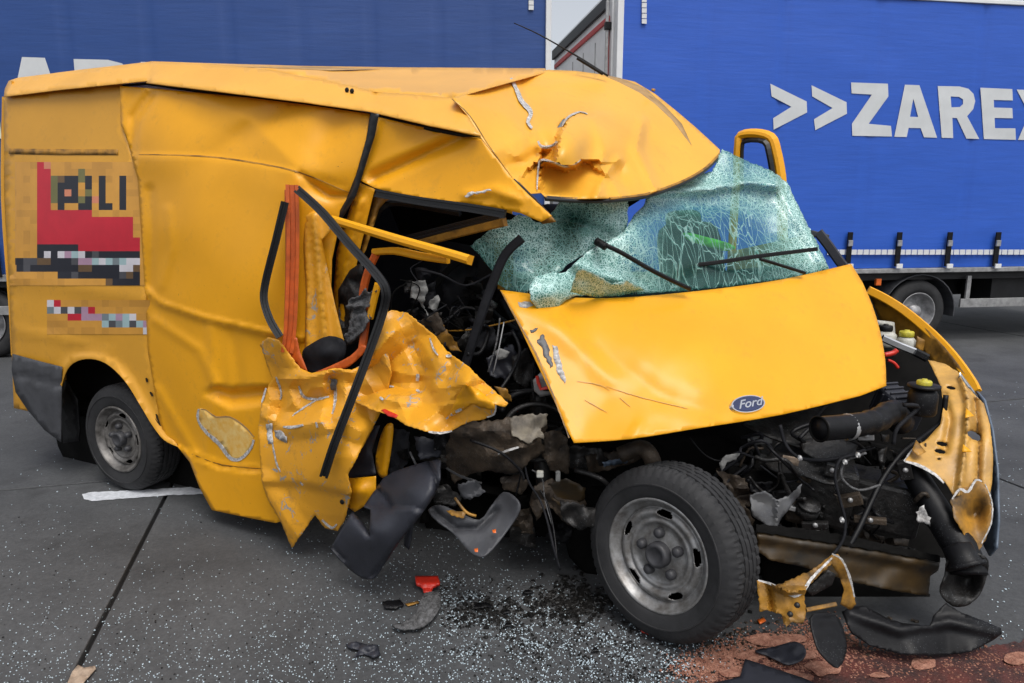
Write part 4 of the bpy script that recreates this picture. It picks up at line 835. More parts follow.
dr_out = [(382, 314), (392, 310), (408, 313), (422, 325), (436, 336), (446, 350), (456, 358), (468, 366), (482, 380), (496, 392), (508, 403), (505, 407), (496, 405), (494, 414), (485, 419), (472, 421), (462, 425), (450, 432), (436, 434), (420, 430), (405, 425), (392, 416), (372, 410), (356, 402), (352, 390), (362, 360), (374, 345)]
K('crushed_door_skin', dr_out, dr_fn, 'paint_scuffed', VAN, 2.2, jag=.5, solid=.002, sharp=18)
K('fresh_paint_face', [(465, 384), (478, 389), (494, 402), (495, 411), (482, 408), (474, 404), (462, 410), (447, 420), (452, 408), (456, 398)], off(dr_fn, .012), 'paint', VAN, 3, jag=.6, solid=.001)
for ln, w in (([(371, 380), (385, 385), (397, 387)], 1.8), ([(446, 419), (456, 412), (468, 406)], 2.6), ([(418, 374), (417, 384)], 3.4), ([(446, 356), (454, 356)], 2.6), ([(430, 338), (434, 350), (440, 357)], 1.2), ([(380, 397), (385, 401)], 2), ([(452, 431), (440, 433), (424, 431)], 1.8), ([(496, 405), (494, 414), (484, 418)], 1.4), ([(416, 390), (421, 391)], 2)):
    tear('bared_metal', ln, w, dr_fn, 'chip', .012, seed=int(ln[0][0]) + 2)
K('red_plate', [(381, 410), (385, 409), (398, 415), (396, 418), (388, 416)], off(dr_fn, .006), 'red', VAN, 3)
K('hanging_strip', sm([(384, 428), (393, 424), (392, 445), (388, 470), (386, 478), (378, 474), (376, 455)], True, 3), dv(.08, ridge([(388, 428), (384, 472)], 5, .02)), 'paint', VAN, 4)
K('inner_panel', [(336, 478), (355, 478), (376, 476), (376, 492), (366, 505), (355, 512), (345, 505), (338, 492)], dv(.15, gauss(358, 490, 12, 10, .05)), 'paint', VAN, 4)
K('black_lining', [(340, 470), (352, 445), (362, 428), (380, 425), (372, 450), (376, 474), (352, 480), (336, 484)], dv(.10, crumple(16, .03, 2)), 'plastic_grey', VAN, 4, solid=.006)
# -- broken bumper corner (charcoal plastic)
bc_v = tps([(331, 548, .30), (352, 515, .30), (378, 505, .26), (386, 482, .22), (430, 461, .22), (440, 470, .28), (437, 490, .34), (400, 540, .36), (372, 579, .30), (360, 575, .28), (380, 530, .37), (410, 490, .34)])
BC = K('bumper_corner', sm([(331, 549), (338, 536), (352, 513)], False, 3) + [(360, 520), (370, 535), (371, 510), (364, 507)] + sm([(384, 478), (400, 470), (437, 460), (440, 468), (438, 486), (424, 510), (400, 540), (382, 568), (372, 579), (358, 575), (340, 560)], False, 3),
  dv(bc_v, ridge([(376, 486), (388, 500), (392, 507)], 4, -.05), ridge([(355, 512), (362, 524), (370, 534)], 4, -.04), ridge([(332, 546), (346, 560)], 4, -.03), ridge([(428, 462), (436, 476), (436, 490)], 4, -.04), step([(366, 506), (392, 508)], 2, .02), ridge([(440, 485), (410, 532), (374, 575)], 5, -.03)), 'plastic_grey', VAN, 3, solid=.008)
K('bumper_bracket', [(406, 528), (414, 522), (411, 540), (409, 550), (404, 545)], dv(.2), 'plastic_grey', VAN, 4, solid=.005)
# -- wheel housing flap & burnt metal between door and front wheel
lf_y = tps([(428, 510, 2.78), (455, 490, 2.8), (500, 500, 2.75), (519, 500, 2.65), (510, 530, 2.62), (485, 556, 2.55), (460, 550, 2.6), (470, 520, 2.7)])
K('liner_flap', sm([(428, 510), (440, 505), (458, 512), (480, 520), (492, 505), (504, 492), (516, 498), (520, 510), (508, 530), (492, 550), (482, 557), (470, 552), (452, 532), (438, 522)], True, 3), dy(lf_y, ridge([(432, 508), (455, 528), (478, 528), (496, 510)], 6, -.05), crumple(22, .02, 4)), 'bumper_grey', VAN, 3.2, solid=.006)
K('paint_smear', [(446, 510), (468, 512), (464, 518), (452, 516)], dy(lf_y, .03), 'paint_dirty', VAN, 3, jag=1, solid=.001)
for x, y in ((476, 550), (494, 531)): K('paint_fleck', [(x - 2, y - 1), (x + 2, y - 2), (x + 2, y + 2), (x - 1, y + 2)], dy(lf_y, .04), 'orange_lens', VAN, 2, solid=.001)
bm_y = tps([(450, 430, 2.9), (520, 415, 2.85), (568, 430, 2.85), (570, 480, 2.9), (450, 480, 2.95), (510, 450, 2.78)])
K('burnt_bracket', [(452, 430), (470, 422), (500, 420), (514, 416), (545, 414), (548, 428), (541, 440), (545, 452), (530, 460), (522, 470), (505, 474), (488, 470), (470, 474), (455, 484), (448, 470), (446, 448)], dy(bm_y, crumple(22, .07, 11), ridge([(498, 455), (520, 448), (543, 440)], 7, .04)), 'rust', VAN, 3.2, jag=1.2, solid=.004)
tear('torn_edge', [(498, 454), (512, 449), (524, 446)], 1.6, dy(bm_y, .06), 'chip', seed=33); tear('torn_edge', [(446, 468), (460, 476), (484, 484)], 1.8, dy(bm_y, .06), 'steel', seed=34)
K('burnt_bracket', [(545, 432), (560, 430), (568, 440), (570, 460), (568, 474), (550, 470), (542, 455)], dy(bm_y, crumple(12, .05, 14)), 'rust', VAN, 3.2, jag=1, solid=.004)
K('pale_shard', [(508, 418), (530, 414), (548, 414), (547, 424), (541, 428), (544, 440), (536, 438), (528, 444), (512, 436)], dy(bm_y, .07, crumple(12, .03, 2)), 'tan_metal', VAN, 3.2, jag=1.4, solid=.003)
K('rusty_arm', [(534, 486), (552, 478), (560, 490), (585, 500), (588, 512), (574, 528), (562, 520), (548, 505), (536, 520), (530, 502)], dy(lambda x, y: 2.85, crumple(14, .05, 7)), 'rust', VAN, 3.5, jag=1, solid=.01)
K('spring_seat', [(548, 484), (566, 478), (586, 488), (584, 500), (566, 508), (552, 500)], dy(lambda x, y: 2.84, crumple(14, .04, 3)), 'paint_beam', VAN, 4, jag=.8)
# strut, spring, hoses and wires in the dark gap
cc_ = P(540, 432, 3.0)
sp_ = [cc_ + Vector((.10 * math.cos(t), .10 * math.sin(t), -.12 + t * .006)) for t in [i * .35 for i in range(72)]]
sweep('coil_spring', sp_, circ(.010, 7), 'engine', VAN)
tube('strut', [P(538, 395, 3.0), P(540, 440, 3.0), P(545, 500, 2.95)], .035, 'engine', VAN, 12)
rnd = random.Random(11)
def cab(pts, r=.005, mat='black', name='cable'): return tube(name, pb(pts), r, mat, VAN, 6, 4)
cab([(524, 455, 2.8), (528, 480, 2.78), (540, 500, 2.76), (547, 520, 2.7), (553, 545, 2.62), (560, 570, 2.6)], .005, 'black_soft', 'frayed_wire')
cab([(532, 470, 2.78), (542, 478, 2.78), (545, 500, 2.75), (552, 525, 2.7)], .0025, 'frayed', 'frayed_wire')
cab([(540, 490, 2.77), (548, 505, 2.74), (554, 532, 2.68), (557, 560, 2.6)], .004)
cab([(524, 456, 2.8), (520, 478, 2.82), (516, 495, 2.84)], .004)
box('connector', P(540, 474, 2.77), (.03, .02, .03), 'white_plastic', VAN); box('connector', P(558, 476, 2.8), (.02, .02, .045), 'cloth', VAN)
cab([(445, 331, 3.3), (468, 330, 3.2), (490, 326, 3.15), (515, 320, 3.1)], .004, 'paint_dirty', 'bare_wire')
bar('steering_strut', pb([(522, 238, 3.05), (505, 255, 3.05), (492, 285, 3.05), (478, 325, 3.05), (462, 375, 3.08)]), .040, .03, 'black_soft', VAN)
bar('torn_trim', pb([(428, 296, 3.35), (448, 270, 3.3), (470, 255, 3.25)]), .03, .02, 'void', VAN)
cab([(510, 391, 2.95), (540, 390, 2.9), (562, 391, 2.85)], .004); cab([(534, 360, 3.0), (532, 380, 2.98), (534, 400, 2.95)], .006)
bar('red_lever', pb([(537, 376, 2.86), (541, 389, 2.86), (552, 386, 2.85), (560, 391, 2.85)]), .014, .01, 'red', VAN, seg=2)
K('fuse_box', [(533, 380), (545, 368), (556, 378), (562, 392), (540, 396), (534, 390)], dy(lambda x, y: 2.9, crumple(12, .02, 1)), 'alu', VAN, 4, solid=.02)
K('broken_dash_piece', [(494, 352), (500, 348), (510, 352), (506, 358), (498, 360)], dy(lambda x, y: 3.0), 'cloth', VAN, 3, solid=.004)
for i in range(26):                                   # wiring harness spilling through the crushed cab
    x, y = rnd.uniform(395, 560), rnd.uniform(270, 420)
    if x > 500 and y < 300 + (x - 500) * 1.5 - 10: x -= 60
    if x < 470 and y > 320: y -= 60
    d = rnd.uniform(3.05, 3.35); pts = [(x, y, d)]
    for k in range(3): pts.append((pts[-1][0] + rnd.uniform(-26, 26), pts[-1][1] + rnd.uniform(-14, 24), d + rnd.uniform(-.08, .08)))
    cab(pts, rnd.choice([.003, .004, .006, .010]), rnd.choice(['black', 'black', 'void', 'black_soft', 'void']), 'wire')
for i in range(26):
    x, y = rnd.uniform(400, 520), rnd.uniform(262, 400)
    if x < 480 and y > 320: y -= 55
    w, h = rnd.uniform(8, 22), rnd.uniform(6, 20); d = rnd.uniform(3.15, 3.5)
    K('broken_trim', [(x, y), (x + w, y + rnd.uniform(-8, 8)), (x + w * rnd.uniform(.6, 1.2), y + h), (x + rnd.uniform(-4, 4), y + h * rnd.uniform(.6, 1.2))], dy(lambda a, b, d=d: d, crumple(9, .06, i)), rnd.choice(['void', 'black_soft', 'black', 'void', 'engine']), VAN, 4, jag=1, solid=.005, seed=i)
for i in range(34):
    x, y = rnd.uniform(395, 600), rnd.uniform(425, 530); w, h = rnd.uniform(10, 30), rnd.uniform(8, 26); d = rnd.uniform(2.95, 3.3)
    K('crushed_metal', [(x, y), (x + w, y + rnd.uniform(-8, 8)), (x + w * rnd.uniform(.6, 1.2), y + h), (x + rnd.uniform(-4, 4), y + h * rnd.uniform(.6, 1.2))], dy(lambda a, b, d=d: d, crumple(9, .07, i + 50)), rnd.choice(['engine', 'void', 'black', 'rust', 'void']), VAN, 4.5, jag=1, solid=.006, seed=i)
for nm, pts, d, mt in (
  ('hanging_panel', [(392, 428), (410, 432), (408, 462), (396, 480), (388, 470)], 3.05, 'black_soft'), ('hanging_panel', [(414, 436), (444, 440), (440, 456), (420, 460)], 3.0, 'plastic_grey'),
  ('bent_bracket', [(458, 484), (476, 480), (486, 492), (470, 500), (460, 496)], 2.82, 'bumper_grey'), ('bent_bracket', [(430, 486), (446, 484), (462, 498), (456, 506), (436, 504)], 2.85, 'engine'),
  ('bent_bracket', [(500, 478), (520, 474), (530, 484), (522, 494), (504, 490)], 2.86, 'rust'), ('heater_duct', [(470, 330), (492, 326), (500, 340), (488, 352), (472, 346)], 3.15, 'black_soft'),
  ('heater_duct', [(486, 358), (512, 344), (522, 360), (508, 380), (490, 376)], 3.05, 'plastic_grey'), ('dash_frame', [(512, 356), (528, 348), (536, 370), (526, 390), (514, 380)], 3.0, 'engine'),
  ('sheet_fragment', [(420, 330), (440, 322), (452, 336), (462, 352), (450, 350), (438, 340)], 3.2, 'paint_dirty'), ('sheet_fragment', [(494, 386), (508, 390), (512, 402), (502, 398)], 2.9, 'paint_dirty'),
  ('seat_cover', [(440, 262), (462, 250), (480, 258), (470, 300), (452, 320), (444, 300)], 3.5, 'black_soft'), ('steering_column', [(455, 345), (490, 300), (498, 304), (466, 352)], 3.25, 'engine'),
  ('inner_sill', [(560, 445), (600, 448), (610, 462), (580, 472), (562, 466)], 2.95, 'engine'), ('suspension_arm', [(560, 500), (596, 508), (604, 522), (580, 530), (562, 520)], 2.75, 'engine'),
  ('sooty_plate', [(585, 455), (640, 448), (650, 456), (610, 470), (588, 474)], 2.95, 'rust'), ('blue_lead', [(602, 462), (626, 458), (628, 462), (604, 467)], 2.9, 'grille_blue')):
    K(nm, pts, dy(lambda a, b, d=d: d, crumple(12, .05, int(pts[0][0]))), mt, VAN, 3.2, jag=1.2, solid=.005, seed=int(pts[0][0]))
tor = [P(532, 412, 2.95) + Vector((.13 * math.cos(t), .03 * math.sin(t), .085 * math.sin(t))) for t in [i * math.pi / 12 for i in range(13)]]
tube('rubber_ring', tor, .014, 'black', VAN, 10, 2); tube('rubber_ring', [p + Vector((.02, -.03, -.05)) for p in tor], .012, 'engine', VAN, 10, 2)
for pts, rr, mt in (([(500, 318, 3.0), (496, 345, 2.98), (488, 372, 2.98)], .004, 'frayed'), ([(504, 322, 3.0), (499, 348, 2.96), (493, 374, 2.97)], .003, 'alu'), ([(512, 330, 3.0), (520, 350, 2.95), (512, 372, 2.95), (500, 390, 2.9)], .008, 'black'),
  ([(470, 440, 2.75), (500, 452, 2.72), (520, 470, 2.74), (524, 480, 2.74)], .006, 'black'), ([(410, 452, 2.9), (420, 470, 2.85), (436, 474, 2.85)], .005, 'frayed'), ([(455, 498, 2.7), (466, 512, 2.66), (476, 516, 2.66)], .006, 'paint_dirty'), ([(575, 470, 2.8), (600, 478, 2.75), (612, 490, 2.78)], .010, 'engine')):
    cab(pts, rr, mt)
# dark firewall sheet, set behind everything to block light
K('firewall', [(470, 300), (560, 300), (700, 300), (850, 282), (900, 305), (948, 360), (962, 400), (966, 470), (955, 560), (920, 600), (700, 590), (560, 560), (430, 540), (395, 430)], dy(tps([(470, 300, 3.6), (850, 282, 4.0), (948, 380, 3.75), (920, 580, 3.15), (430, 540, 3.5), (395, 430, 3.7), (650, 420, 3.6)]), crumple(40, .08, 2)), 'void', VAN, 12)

# -- wheels
c1 = Wv(0, -.03, 0); c1 = V(118, 437, -.02)
wheel(Vector((c1.x, c1.y, .325)), VN, .325, .20, .195, VAN, 'rim_dark', twist=.2)
fa = Vector((-math.sin(R(45)), -math.cos(R(45)), .09)).normalized()
fc = P(655.5, 556, 2.53)
print('front wheel centre', fc)
wheel(fc, fa, .340, .198, .218, VAN, 'rim', .008, twist=.05)
for uu in (0, 3.35): wheel(Wv(uu, -1.85, .325), -VN, .325, .20, .195, VAN, 'rim_dark', detail=False)
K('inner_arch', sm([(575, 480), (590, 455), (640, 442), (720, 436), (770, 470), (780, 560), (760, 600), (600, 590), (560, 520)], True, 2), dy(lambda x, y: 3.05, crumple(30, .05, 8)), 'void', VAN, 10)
tube('intake_pipe', pb([(620, 455, 2.85), (640, 448, 2.83), (650, 455, 2.8), (655, 470, 2.8)]), .035, 'rust', VAN, 12)

# -- engine bay
tube('air_hose', pb([(819, 429, 2.62), (850, 426, 2.68), (875, 421, 2.75), (893, 412, 2.85), (902, 425, 2.9)]), .048, 'black', VAN, 20, 8, scale=lambda t: 1 + (.07 * math.sin(t * 60) if t > .35 else 0))
rlathe('hose_clamp', [(.051, -.012), (.053, 0), (.051, .012)], P(848, 427, 2.68), (P(860, 425, 2.7) - P(840, 427, 2.65)), 'alu', VAN, 24)
rlathe('hose_mouth', [(.049, -.004), (.052, .0), (.046, .006), (.042, -.02), (.040, -.10), (0, -.12)], P(819, 429, 2.615), (P(819, 429, 2.62) - P(850, 426, 2.68)), 'void', VAN, 24)
AX = (Vector((.75, -.62, -.05)).normalized(),)
def frame(ex, up=Vector((0, 0, 1))):
    ex = Vector(ex).normalized(); ey = up.cross(ex).normalized(); ez = ex.cross(ey); return (ex, ey, ez)
fx = frame((.25, -.9, -.35))
AB = box('air_filter_box', P(897, 408, 3.05), (.19, .11, .13), 'plastic_grey', VAN, ax=fx, bev=.012)
for i in range(6): box('rib', P(897, 408, 3.05) + fx[0] * (-.09 + i * .036) + fx[2] * .068, (.010, .10, .014), 'plastic_grey', AB, ax=fx, bev=.003)
for i in range(5): box('rib', P(897, 408, 3.05) + fx[0] * (-.08 + i * .036) - fx[1] * .057, (.010, .012, .10), 'plastic_grey', AB, ax=fx, bev=.003)
def bottle(c, r, h, capr, mat, capm, nm='reservoir'):
    b = rlathe(nm, [(0, 0), (r * .9, 0), (r, .01), (r, h * .75), (r * .8, h * .9), (capr * .8, h), (0, h)], c, Vector((0, 0, 1)), mat, VAN, 24)
    rlathe('cap', [(capr * .95, h), (capr, h + .006), (capr, h + .022), (capr * .9, h + .027), (capr * .4, h + .027), (capr * .35, h + .034), (0, h + .034)], c, Vector((0, 0, 1)), capm, b, 20)
    return b
b1 = bottle(P(921, 414, 2.93) , .058, .12, .03, 'black', 'yellow_cap'); rlathe('collar', [(.05, .115), (.064, .118), (.064, .128), (.03, .130)], P(921, 414, 2.93), Vector((0, 0, 1)), 'black', b1, 24)
bottle(P(905, 350, 3.55), .045, .07, .035, 'white_plastic', 'yellow_cap'); bottle(P(884, 346, 3.6), .055, .08, .034, 'white_plastic', 'black')
K('bottle_guard', [(876, 320), (893, 322), (895, 350), (878, 342)], dy(lambda x, y: 3.65), 'white_plastic', VAN, 5, solid=.03)
bar('silver_pipe', pb([(882, 338, 3.42), (900, 346, 3.40), (918, 353, 3.38)]), .035, .025, 'chrome', VAN, seg=2); bar('pipe_end', pb([(915, 352, 3.375), (927, 358, 3.36)]), .04, .035, 'black', VAN, seg=2)
cab([(884, 355, 3.3), (893, 353, 3.3), (897, 350, 3.3)], .012, 'red', 'red_hose'); cab([(888, 360, 3.3), (894, 363, 3.3), (898, 368, 3.3)], .008, 'red', 'red_hose')
cab([(946, 395, 3.0), (942, 420, 2.98), (930, 432, 2.95), (905, 450, 2.85), (885, 475, 2.78), (872, 500, 2.72), (858, 530, 2.64), (845, 553, 2.6)], .011, 'black', 'thick_hose')
cab([(780, 425, 2.75), (786, 445, 2.73), (800, 458, 2.7), (825, 460, 2.68), (845, 456, 2.7), (865, 450, 2.75)], .007, 'black_soft', 'hose')
cab([(862, 455, 2.7), (842, 458, 2.66), (835, 475, 2.64), (840, 500, 2.62), (845, 520, 2.6), (843, 540, 2.58), (830, 558, 2.56)], .006, 'black_soft', 'hose')
cab([(866, 453, 2.7), (845, 462, 2.68), (842, 478, 2.66), (858, 490, 2.66), (880, 485, 2.7)], .005, 'frayed', 'hose')
for (x, y, d, w, h, mt) in ((760, 440, 2.95, .10, .03, 'alu'), (832, 470, 2.70, .05, .05, 'engine'), (866, 436, 2.78, .06, .03, 'alu'), (850, 500, 2.75, .09, .05, 'rust'), (905, 470, 2.80, .05, .08, 'engine'), (782, 505, 2.78, .13, .02, 'alu'), (870, 520, 2.72, .12, .025, 'rust'), (815, 525, 2.70, .10, .03, 'engine')):
    bb_ = box('bracket', P(x, y, d), (w, .03, h), mt, VAN, Matrix.Rotation(R(x % 50 - 25), 3, 'Y') @ Matrix.Rotation(R(-25), 3, 'Z'), .004); rlathe('bolt', [(.010, 0), (.010, .008), (0, .009)], P(x, y, d - .02), Vector((-.1, -1, .2)), 'alu', bb_, 8)
for (x, y, d) in ((845, 462, 2.66), (858, 455, 2.66), (800, 458, 2.66), (842, 520, 2.58)): rlathe('hose_clip', [(.010, -.006), (.013, 0), (.010, .006)], P(x, y, d), Vector((1, 0, .3)), 'alu', VAN, 14)
K('glass_dusted_cover', [(800, 440), (835, 436), (858, 446), (850, 458), (820, 462), (803, 452)], dy(tps([(800, 440, 2.84), (858, 446, 2.80), (820, 462, 2.72)])), 'engine', VAN, 4, solid=.006)
cab([(690, 438, 2.85), (705, 455, 2.83), (722, 461, 2.82), (740, 455, 2.85)], .003, 'black', 'wire')
BX = (('engine_block', (800, 480, 3.0), (.42, .30, .26), 'engine'), ('gearbox', (740, 480, 3.15), (.24, .26, .26), 'engine'), ('alternator', (800, 510, 2.82), (.12, .10, .10), 'rust'), ('battery_tray', (880, 500, 2.95), (.30, .22, .22), 'engine'), ('radiator', (885, 475, 3.2), (.30, .08, .28), 'void'))
for nm, p, s_, mt in BX: box(nm, P(*p), s_, mt, VAN, Matrix.Rotation(R(-20), 3, 'Z') @ Matrix.Rotation(R(8), 3, 'Y'), .02)
rlathe('pulley', [(.0, .03), (.03, .03), (.032, .02), (.045, .02), (.048, .012), (.038, .006), (.048, 0), (.048, -.03), (.03, -.04)], P(808, 507, 2.74), Vector((.1, -.4, 1)), 'engine', VAN, 28)
K('engine_cover', [(742, 425), (770, 412), (800, 400), (835, 398), (815, 420), (818, 440), (800, 448), (770, 438)], dy(tps([(742, 425, 2.95), (835, 398, 3.1), (800, 448, 2.82)]), crumple(18, .03, 5)), 'engine', VAN, 4, solid=.008)
K('rocker_cover', sm([(765, 462), (775, 446), (790, 441), (830, 450), (845, 462), (835, 485), (800, 475), (775, 472)], True, 3), dy(tps([(765, 462, 2.85), (845, 462, 2.8), (800, 475, 2.75)]), gauss(805, 460, 30, 12, .06)), 'engine', VAN, 4, solid=.008)
K('data_plate', [(783, 455), (800, 458), (798, 466), (782, 463)], dy(lambda x, y: 2.74), 'card', VAN, 4, solid=.002)
K('silver_shard', [(750, 495), (765, 491), (778, 500), (790, 495), (802, 484), (801, 492), (790, 508), (780, 520), (776, 532), (764, 524), (752, 515)], dy(lambda x, y: 2.58, crumple(14, .03, 3), ridge([(778, 500), (776, 530)], 6, .02)), 'steel', VAN, 3, jag=.8, solid=.003)
K('pale_bracket', [(719, 463), (726, 455), (740, 453), (736, 460), (727, 462), (722, 472)], dy(lambda x, y: 2.8, crumple(10, .02, 3)), 'cloth', VAN, 3, jag=.6, solid=.003)
K('splash_plate', [(725, 465), (760, 470), (800, 468), (838, 482), (832, 505), (800, 500), (770, 497), (735, 492)], dy(lambda x, y: 2.88, crumple(24, .05, 3), ridge([(760, 470), (800, 469), (838, 483)], 5, .03)), 'void', VAN, 4, jag=.6)
K('rusty_plate', [(716, 470), (745, 478), (750, 492), (745, 505), (755, 520), (748, 532), (735, 500)], dy(lambda x, y: 2.82, crumple(12, .04, 9)), 'rust', VAN, 3.5, jag=1)
rnd = random.Random(23)
for i in range(60):
    x, y = rnd.uniform(705, 900), rnd.uniform(425, 545); 
    if y < 470 - (x - 700) * .35: y += 50
    w, h = rnd.uniform(8, 26), rnd.uniform(6, 20); d = rnd.uniform(2.8, 3.1)
    K('crushed_metal', [(x, y), (x + w, y + rnd.uniform(-6, 6)), (x + w * rnd.uniform(.6, 1.2), y + h), (x + rnd.uniform(-4, 4), y + h * rnd.uniform(.6, 1.2))], dy(lambda a, b, d=d: d, crumple(8, .05, i + 90)), rnd.choice(['engine', 'void', 'black', 'rust', 'engine']), VAN, 4.5, jag=.8, solid=.006, seed=i)
for i in range(40):
    x, y = rnd.uniform(740, 935), rnd.uniform(400, 530); d = rnd.uniform(2.72, 2.98)
    if x < 888 and y < 430: y += 40
    pts = [(x, y, d)]
    for k in range(3): pts.append((min(945, pts[-1][0] + rnd.uniform(-24, 24)), pts[-1][1] + rnd.uniform(-10, 22), d + rnd.uniform(-.05, .05)))
    cab(pts, rnd.choice([.003, .004, .006, .009]), rnd.choice(['black', 'engine', 'black_soft', 'rust']), 'wire')
# -- front cross member, far wing, bumper remains
K('far_wing', sm([(868, 291), (885, 299), (905, 312), (930, 332), (952, 356), (972, 384)], False, 3) + [(974, 392), (970, 396), (956, 380), (944, 372), (935, 366), (925, 352), (905, 345), (882, 325), (875, 308)],
  dy(tps([(868, 291, 3.80), (905, 312, 3.72), (972, 384, 3.25), (935, 366, 3.45), (882, 325, 3.85)]), soft(12, .01, 3)), 'paint_inner', VAN, 4, solid=.003)
bar('wing_edge', pb([(868, 290, 3.78), (886, 299, 3.76), (906, 312, 3.70), (930, 332, 3.56), (952, 355, 3.40), (970, 380, 3.25), (976, 392, 3.18)]), .045, .02, 'paint', VAN, seg=4)
K('wing_bracket', [(917, 336), (925, 340), (923, 352), (916, 348)], dy(lambda x, y: 3.5), 'paint_dirty', VAN, 3)
fp_y = tps([(930, 362, 3.25), (962, 372, 3.15), (990, 430, 2.85), (988, 500, 2.68), (985, 545, 2.6), (960, 500, 2.68), (905, 462, 2.78), (935, 410, 2.98), (945, 450, 2.82), (925, 440, 2.88)])
fp_out = [(928, 360), (945, 364), (958, 372), (966, 386), (975, 395), (984, 404), (990, 425), (993, 455), (992, 480), (989, 500), (975, 488), (955, 498), (945, 482), (928, 470), (904, 461), (915, 446), (925, 441), (940, 425), (944, 405), (940, 385), (934, 372)]
fp_fn = dy(fp_y, ridge([(962, 378), (968, 400), (967, 430), (962, 470), (958, 498)], 4.5, .05), ridge([(975, 400), (979, 440), (978, 485)], 4, -.04), ridge([(944, 395), (950, 420), (945, 450)], 6, -.03), gauss(975, 433, 5, 6, -.04), facets(30, .012, 4))
hl = lambda x, y, a, b, ang=0: [(x + a * math.cos(t) * math.cos(ang) - b * math.sin(t) * math.sin(ang), y + a * math.cos(t) * math.sin(ang) + b * math.sin(t) * math.cos(ang)) for t in [i * math.pi / 4 for i in range(8)]]
K('front_cross_member', fp_out, fp_fn, 'paint_cream', VAN, 3, jag=.3, solid=.003, holes=[hl(951, 388, 5, 1.8, .2), hl(942, 444, 6, 2.4, .2), hl(940, 451.5, 6, 2.4, .2), hl(974, 436, 8, 4, .5), hl(939, 459, 2, 1.2)])
tear('torn_edge', [(904, 461), (915, 464), (928, 470), (938, 477), (946, 485)], 2.6, fp_fn, 'chip', seed=41); tear('torn_edge', [(904, 461), (912, 450), (917, 443)], 1.2, fp_fn, 'chip', seed=42)
K('torn_tab', [(916, 440), (926, 452), (918, 456), (912, 450)], dy(fp_y, .04), 'paint_dirty', VAN, 3); K('torn_tab', [(966, 408), (974, 416), (965, 418)], dy(fp_y, .05), 'paint', VAN, 3); K('torn_tab', [(963, 444), (972, 452), (962, 452)], dy(fp_y, .05), 'paint', VAN, 3)
K('lamp_bracket', [(950, 500), (960, 488), (970, 487), (975, 478), (985, 484), (991, 500), (992, 520), (986, 540), (977, 553), (968, 540), (955, 520)], dy(fp_y, .03, crumple(14, .03, 3), gauss(975, 515, 10, 20, -.06)), 'paint_dirty', VAN, 3, jag=.8, solid=.003)
tear('torn_edge', [(952, 499), (960, 489), (968, 492), (976, 480), (984, 483)], 2.2, dy(fp_y, .05, crumple(14, .03, 3)), 'chip', seed=43)
tear('torn_edge', [(985, 484), (992, 502), (991, 524), (980, 546)], .9, dy(fp_y, .05, crumple(14, .03, 3)), 'chip', seed=44)
K('bumper_skin', [(975, 388), (985, 400), (993, 430), (998, 470), (999, 520), (997, 548), (990, 556), (984, 545), (992, 510), (992, 450), (985, 410)], dy(tps([(975, 388, 3.2), (998, 470, 2.8), (997, 548, 2.65)]), soft(20, .02, 3)), 'grille_blue', VAN, 4, solid=.008)
K('headlamp_rim', [(960, 372), (975, 392), (978, 402), (970, 396), (958, 378)], dy(lambda x, y: 3.1), 'chrome', VAN, 3)
tube('radiator_pipe', pb([(912, 470, 2.85), (925, 492, 2.78), (945, 525, 2.68), (962, 552, 2.6), (968, 575, 2.55)]), .060, 'black', VAN, 20, 6, scale=lambda t: .8 + .35 * t)
rlathe('pipe_mouth', [(.070, -.01), (.074, .0), (.066, .008), (.058, -.02), (.05, -.08), (0, -.09)], P(966, 566, 2.52), Vector((.2, -.55, -.8)), 'black', VAN, 28)
K('lamp_pot', sm([(945, 575), (948, 560), (965, 552), (985, 556), (988, 570), (982, 590), (970, 604), (952, 606), (940, 592)], True, 3), dy(lambda x, y: 2.52, gauss(965, 580, 14, 14, -.10), crumple(16, .03, 5)), 'engine', VAN, 3.5, solid=.006)
K('torn_lining', [(916, 512), (924, 505), (928, 516), (938, 524), (944, 536), (936, 530), (926, 524), (918, 522)], dy(lambda x, y: 2.68, crumple(8, .02, 5)), 'chip', VAN, 3, jag=1.4, solid=.002)
bm_fn = dy(tps([(756, 532, 2.55), (850, 548, 2.62), (938, 560, 2.70), (935, 592, 2.66), (850, 578, 2.58), (760, 560, 2.5)]), ridge([(756, 536), (850, 550), (938, 566)], 9, .03), soft(20, .015, 4), crumple(30, .015, 6))
K('front_beam', [(756, 528), (800, 534), (850, 541), (900, 550), (940, 559), (938, 570), (930, 576), (928, 596), (890, 590), (845, 580), (800, 566), (770, 560), (758, 552)], bm_fn, 'paint_beam', VAN, 3.5, jag=.5, solid=.004)
K('beam_liner', [(756, 524), (800, 528), (850, 536), (940, 556), (940, 562), (850, 546), (800, 538), (756, 532)], off(bm_fn, .02), 'void', VAN, 4, jag=.8)
K('lower_valance', [(760, 558), (930, 594), (925, 640), (850, 650), (765, 600)], dy(lambda x, y: 2.85), 'void', VAN, 8)

